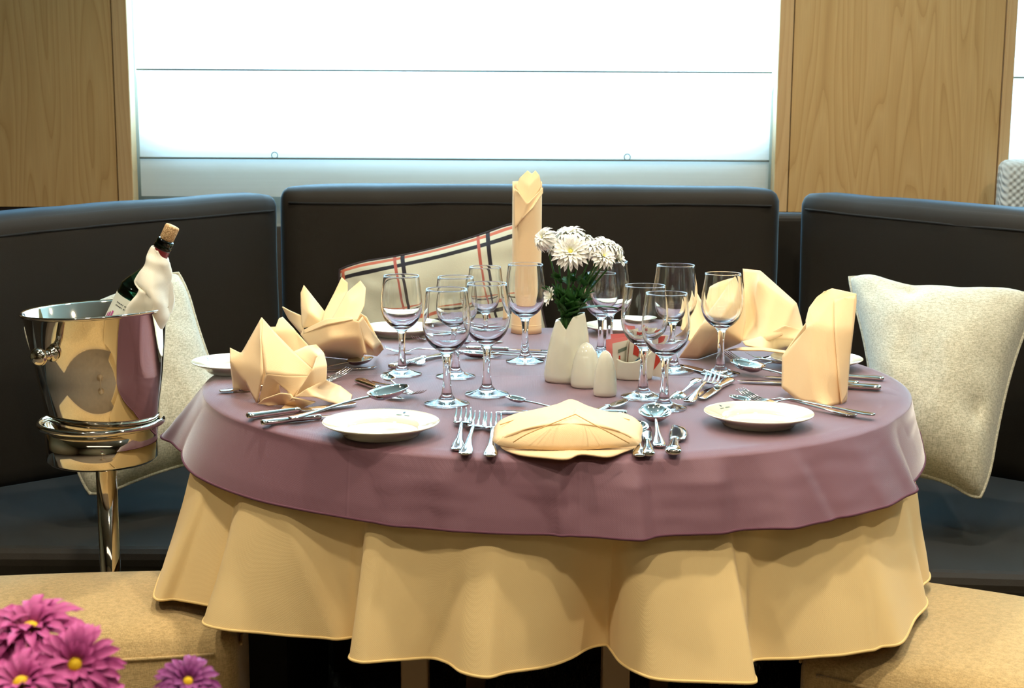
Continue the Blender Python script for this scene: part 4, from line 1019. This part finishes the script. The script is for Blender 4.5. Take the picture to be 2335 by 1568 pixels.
def flower(name, label, cat, pos, nrm, R, kind, pmat, cmat, foot_, via=None, group=None, leaves=(), crad=.16, stemr=.0018):
    pos = Vector(pos); t = thing(name, label, cat, foot_, group=group); foot_ = Vector(foot_)
    key = (kind, pmat.name)
    if key not in cache:
        vs, fs, uv = {'mum': MUM, 'dome': DOME, 'small': SMALL, 'daisy': DAISY}[kind][0]
        o = mesh('petals', vs, fs, pmat, t, uv=uv); cache[key] = o.data
    else:
        o = bpy.data.objects.new('petals', cache[key]); COL.objects.link(o); o.parent = t
    o.location = pos - foot_; e = aim(nrm); o.rotation_euler = e; o.scale = (R,) * 3
    c = mesh('flower_center', *lathe([(.0001, .20), (crad * .5, .18), (crad * .85, .11), (crad, 0)], 16), cmat, o)
    cal = mesh('calyx', *lathe([(.03, -.22), (.12, -.16), (.22, -.03), (.3, .02)], 12), LEAF, o)
    bk = pos - foot_ - Vector(nrm).normalized() * R * .2
    mid = via - foot_ if via is not None else Vector((bk.x * .45, bk.y * .45, bk.z * .55))
    path = catmull([Vector((0, 0, 0)), mid, bk], 8)
    mesh('stem', *tube(path, stemr, 7), STEM, t)
    for (s, az, L_, W_, el) in leaves:
        p = path[int(s * (len(path) - 1))]; v, f, uv = leafmesh(L_, W_)
        lf = mesh('leaf', v, f, LEAF, t, uv=uv); lf.location = p; lf.rotation_euler = (radians(el), 0, radians(az))
    return t
WG = 'white chrysanthemums in the vase'
VB = Vector((VASE.x, VASE.y, ZT + .012))
def at(px, py, dy): return D(px, py, VASE.y + dy)
mums = [((1240, 543), -.005, (-.75, -.45, .55), .024, 'dome', 'white flower leaning out farthest toward the rolled napkin'),
        ((1299, 538), .012, (-.1, -.2, 1), .033, 'dome', 'white flower at the very top of the bunch'),
        ((1268, 562), -.005, (-.6, -.5, .7), .019, 'mum', 'small white flower tucked under the topmost ones'),
        ((1301, 574), -.026, (-.08, -.85, .5), .033, 'mum', 'large white flower facing forward with yellow heart'),
        ((1351, 566), -.010, (.1, -.25, 1), .025, 'dome', 'white flower in the middle seen from its green calyx side'),
        ((1378, 562), .004, (.35, -.3, .9), .028, 'dome', 'white flower behind on the wine glass side'),
        ((1375, 585), -.020, (.35, -.6, .6), .024, 'mum', 'white flower low on the wine glass side'),
        ((1407, 590), .005, (.8, -.2, .5), .019, 'small', 'white flower leaning out farthest over the sugar dish'),
        ((1326, 548), .020, (.15, .1, 1), .028, 'dome', 'white flower at the back of the crown'),
        ((1399, 567), .014, (.6, -.1, .85), .024, 'dome', 'white flower at the outer back on the wine glass side'),
        ((1258, 676), -.012, (-.9, -.3, .25), .019, 'small', 'lone small white flower low beside the stems')]
rl = random.Random(5)
for i, ((px, py), dy, nr, R, kd, lb) in enumerate(mums):
    pos = at(px, py, dy); ft = VB + Vector(((i % 3 - 1) * .010, (i // 3 - 1.5) * .006, 0))
    nk = VB + Vector(((px - 1310) / 3100 * .55, .0, .115))
    lv = []
    for s, L_, W_ in ((.54, .050, .013), (.58, .052, .014), (.64, .044, .012), (.50, .055, .015), (.72, .034, .010)):
        lv.append((s * .96, rl.uniform(0, 360), L_ * rl.uniform(.6, .85), W_ * .85, rl.uniform(42, 82)))
    if kd == 'small' and i == 10: lv = [(.74, 100, .04, .011, 50), (.85, 80, .03, .010, 60)]
    if i == 7: lv.append((.56, -75, .075, .010, 14))
    flower('chrysanthemum', lb, 'flower', pos, nr, R, kd, WPET, PALEY, ft, nk, WG, lv, .13)

# purple daisies close to the viewer, standing in a pot on a side table below the frame
PX, PY_ = D(190, 1560, .97).x, .97
t = thing('side_table', 'small round side table under the purple flowers', 'table', (PX, PY_, 0))
mesh('table_top', *lathe([(.0001, .535), (.13, .535), (.132, .545), (.13, .555), (.0001, .555)], 48), WOODT, t)
mesh('pedestal', *lathe([(.0001, 0), (.14, 0), (.14, .012), (.02, .03), (.02, .535)], 32), LEGM, t)
t = thing('flower_pot', 'white pot holding the purple daisies', 'vase', (PX, PY_, .5555))
mesh('body', *lathe([(.0001, 0), (.045, 0), (.055, .05), (.05, .1), (.045, .1), (.05, .05), (.04, .006), (.0001, .006)], 40), PORC, t)
pf = [((70, 1440), .97, (-.05, -.25, 1), .040, PPET, 'magenta daisy, the topmost bloom of the corner bunch'),
      ((172, 1518), .93, (.15, -.75, .62), .032, PPET, 'magenta daisy with its yellow heart facing forward'),
      ((50, 1562), .91, (-.1, -.35, .9), .034, PPET, 'magenta daisy lowest in the corner bunch'),
      ((-22, 1480), .96, (-.4, -.3, .8), .036, PPET, 'magenta daisy cut by the picture edge'),
      ((215, 1590), .95, (.4, -.4, .6), .026, PPET, 'magenta daisy peeking in at the bottom edge'),
      ((428, 1556), .99, (.25, -.55, .75), .024, VPET, 'single violet daisy standing apart over the ottoman')]
for i, ((px, py), Y, nr, R, pm, lb) in enumerate(pf):
    pos = D(px, py, Y); ft = Vector((PX + (i % 3 - 1) * .012, PY_ + (i // 3) * .012 - .006, .565))
    flower('purple_daisy', lb, 'flower', pos, nr, R, 'daisy', pm, YEL, ft, ft + Vector(((pos.x - ft.x) * .3, 0, .12)), 'purple daisies in the pot', [(.6, 40 + i * 60, .05, .014, 20)], .20, .002)

# ================================================================ WINE BUCKET, STAND, BOTTLE
YBK = 2.31
ax = D(217, 700, YBK); rimz = D(217, 704, YBK).z
SPX = YBK / 3100 * 1.03
R1 = 333 / 2 / 3100 * 2.33; 
botz = D(217, 1000, YBK).z; ringz = D(217, 960, YBK).z; cupz = D(217, 1040, YBK).z
bx = D(231, 960, YBK).x
t = thing('wine_bucket', 'polished steel wine bucket holding the bottle', 'ice bucket', (ax.x + .0095, YBK, botz)); t.rotation_euler = (0, radians(-2.2), 0)
Hb = rimz - botz; R0 = R1 * .70
pr = [(.0001, 0), (R0 - .006, 0), (R0, .004), (R0 + (R1 - R0 - .004) * .5, Hb * .5), (R1 - .006, Hb - .006), (R1 - .001, Hb - .004), (R1 + .001, Hb), (R1 - .002, Hb + .0015), (R1 - .007, Hb - .002), (R0 + (R1 - R0 - .004) * .5 - .0015, Hb * .5), (R0 - .0015, .006), (.0001, .005)]
mesh('body', *lathe(pr, 96), MIRROR, t)
def knob(az, zz):
    d = Vector((cos(az), sin(az), 0)); r = R0 + (R1 - R0) * zz / Hb
    def ring(c, rr, n_=10): return [(c, rr)]
    prof_ = [(0, .013), (.004, .014), (.008, .010), (.014, .0075), (.018, .010), (.022, .0085), (.027, .007), (.031, .012), (.038, .0158), (.046, .0150), (.052, .009), (.0545, .0001)]
    prof_ = catp([(a_ * .82, b_ * .95) for a_, b_ in prof_], 3); v, f = lathe([(max(b_, .0001), a_) for a_, b_ in prof_], 28)
    o = mesh('knob', v, f, MIRROR, t); o.location = d * (r - .003) + Vector((0, 0, zz)); o.rotation_euler = Vector((0, 0, 1)).rotation_difference(d).to_euler()
knob(radians(247), Hb * .74); knob(radians(67), Hb * .74)
t = thing('bucket_stand', 'polished steel stand with ring holding the wine bucket', 'stand', (bx, YBK, 0))
SR = 246 / 2 / 3100 * 2.36; RG = 270 / 2 / 3100 * 2.36
mesh('cup', *lathe([(.0001, cupz - .006), (SR - .006, cupz - .006), (SR, cupz), (SR, ringz), (SR - .002, ringz), (SR - .003, cupz), (.0001, cupz - .002)], 80), MIRROR, t)
mesh('ring', *tube([(RG * cos(a * pi / 40), RG * sin(a * pi / 40), ringz) for a in range(80)], .0055, 12, closed=True), MIRROR, t)
mesh('pole', *tube([(.005, 0, .02), (.005, 0, cupz - .005)], .0178, 28), MIRROR, t)
mesh('foot', *lathe([(.0001, 0), (.095, 0), (.095, .008), (.03, .02), (.02, .03), (.0001, .03)], 48), MIRROR, t)
# bottle
A = D(379, 547, YBK); B = D(222, 880, YBK); axis = (A - B).normalized(); LB2 = .30
base = A - axis * LB2
t = thing('wine_bottle', 'dark green wine bottle tilted in the bucket with its cork half out', 'bottle', base); t.rotation_euler = Vector((0, 0, 1)).rotation_difference(axis).to_euler()
RBt = .0375
mesh('glass', *lathe(catp([(.0001, .004), (.03, 0), (RBt, .006), (RBt, .10), (RBt, .192), (.035, .207), (.024, .227), (.0165, .242), (.0142, .255), (.0138, .283)], 5), 56), BOTTLE, t)
mesh('wine', *lathe([(.0001, .006), (.034, .008), (.034, .18), (.0001, .182)], 40), plain('dark_red_wine', (.01, .001, .002, 1), .2), t)
mesh('lip', *lathe(catp([(.0138, .282), (.0155, .284), (.0155, .289), (.0145, .291), (.0150, .297), (.0135, .300), (.0105, .299), (.0095, .28)], 3), 40), BOTTLE, t)
mesh('capsule', *lathe([(.0165, .236), (.0150, .250), (.0144, .283), (.0150, .284), (.0150, .286)], 40), plain('burgundy_capsule', rgb(128, 26, 34), .35), t)
mesh('label', *[x for x in grid(40, 8, lambda u, v: ((RBt + .0004) * cos(radians(-185 + u * 190)), (RBt + .0004) * sin(radians(-185 + u * 190)), .085 + v * .101))[:2]], plain('bottle_label_paper', rgb(222, 224, 208), .5), t)
INKB = plain('label_ink', rgb(90, 90, 84), .6)
def curved(a0, a1, z0, z1): 
    v, f, _ = grid(6, 1, lambda u, v: ((RBt + .0008) * cos(radians(a0 + u * (a1 - a0))), (RBt + .0008) * sin(radians(a0 + u * (a1 - a0))), z0 + v * (z1 - z0))); return v, f
lines = []
for z0 in (.172, .1665):
    a = -130
    for wdt in (5, 3.5, 4, 6, 2.5, 0, 5, 4, 3, 6, 4.5):
        if wdt: lines.append(curved(a, a + wdt * .8, z0, z0 + .0022))
        a += wdt + .6 if wdt else 3
mesh('label_text', *join(*lines), INKB, t)
mesh('label_flower', *join(*[curved(-150 + k * 9, -144 + k * 9, .138 - (k % 2) * .005, .148 + (k % 3) * .004) for k in range(4)]), plain('label_magenta', rgb(176, 70, 130), .5), t)
cm, nt, b = newmat('cork_grain'); tc = N(nt, 'ShaderNodeTexCoord'); vo = N(nt, 'ShaderNodeTexVoronoi'); vo.inputs['Scale'].default_value = 330; vo.feature = 'DISTANCE_TO_EDGE'
rp = N(nt, 'ShaderNodeValToRGB'); nt.links.new(tc.outputs['Object'], vo.inputs['Vector']); nt.links.new(vo.outputs[0], rp.inputs[0]); nt.links.new(rp.outputs[0], b.inputs['Base Color'])
rp.color_ramp.elements[0].color = rgb(140, 100, 56); rp.color_ramp.elements[1].color = rgb(226, 192, 142); rp.color_ramp.elements[1].position = .16; b.inputs['Roughness'].default_value = .8
mesh('cork', *lathe([(.0001, .285), (.0098, .285), (.0100, .30), (.0122, .303), (.0124, .324), (.0115, .3265), (.0001, .3268)], 36), cm, t)
# white cloth tied round the bottle
rows = [((352, 560), (364, 572), .0165, 0), ((345, 573), (383, 598), .021, 0), ((338, 588), (387, 614), .027, 0), ((326, 608), (389, 640), .034, 0), ((303, 632), (389, 664), .043, 0), ((334, 653), (388, 690), .046, 1), ((322, 674), (387, 712), .047, 1), ((309, 700), (376, 735), .043, 1), ((300, 730), (360, 770), .040, 1), ((290, 760), (344, 800), .038, 1)]
NV = 36
def wf(u, v):
    k = v * (len(rows) - 1); i = min(int(k), len(rows) - 2); s = k - i
    g = []
    for r in (rows[i], rows[i + 1]):
        l, rt_, dp, m_ = r; Lp = D(*l, YBK); Rp = D(*rt_, YBK); c = (Lp + Rp) / 2; hw = (Rp - Lp) / 2
        a = u * 2 * pi; yy = -sin(a) * dp
        # left edge lifts over the bottle front
        if m_: yy -= max(0, -cos(a)) ** 2 * .040 * (1 if sin(a) > -.3 else 0)
        g.append(c + hw * cos(a) + Vector((0, yy, 0)))
    p = g[0].lerp(g[1], s)
    n_ = noise.noise(Vector((u * 7, v * 9, 1))) * .0035 + .003 * sin(u * 16 + v * 9)
    return p + Vector((cos(u * 2 * pi), -sin(u * 2 * pi), 0)) * n_ - base
v, f, _ = grid(60, 40, wf, True)
o = solid(mesh('bottle_cloth', v, f, WHITEC, None), .0016); o.location = base
tag(o, 'white cotton cloth wrapped around the neck of the wine bottle', 'cloth')

# ================================================================ RUG UNDER THE TABLE
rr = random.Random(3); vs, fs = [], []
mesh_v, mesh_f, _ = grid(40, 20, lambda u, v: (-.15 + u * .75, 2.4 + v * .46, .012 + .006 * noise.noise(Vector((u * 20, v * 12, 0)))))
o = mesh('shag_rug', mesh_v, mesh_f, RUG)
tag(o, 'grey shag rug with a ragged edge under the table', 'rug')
tv, tf = [], []
for k in range(2600):
    x = rr.uniform(-.15, .60); y = 2.88 - abs(rr.gauss(0, .08)); a = rr.uniform(0, 6.28); h = rr.uniform(.015, .04); b0 = len(tv)
    tv += [(x - .002, y, .01), (x + .002, y, .01), (x + .012 * cos(a), y + .012 * sin(a), .01 + h)]; tf.append((b0, b0 + 1, b0 + 2))
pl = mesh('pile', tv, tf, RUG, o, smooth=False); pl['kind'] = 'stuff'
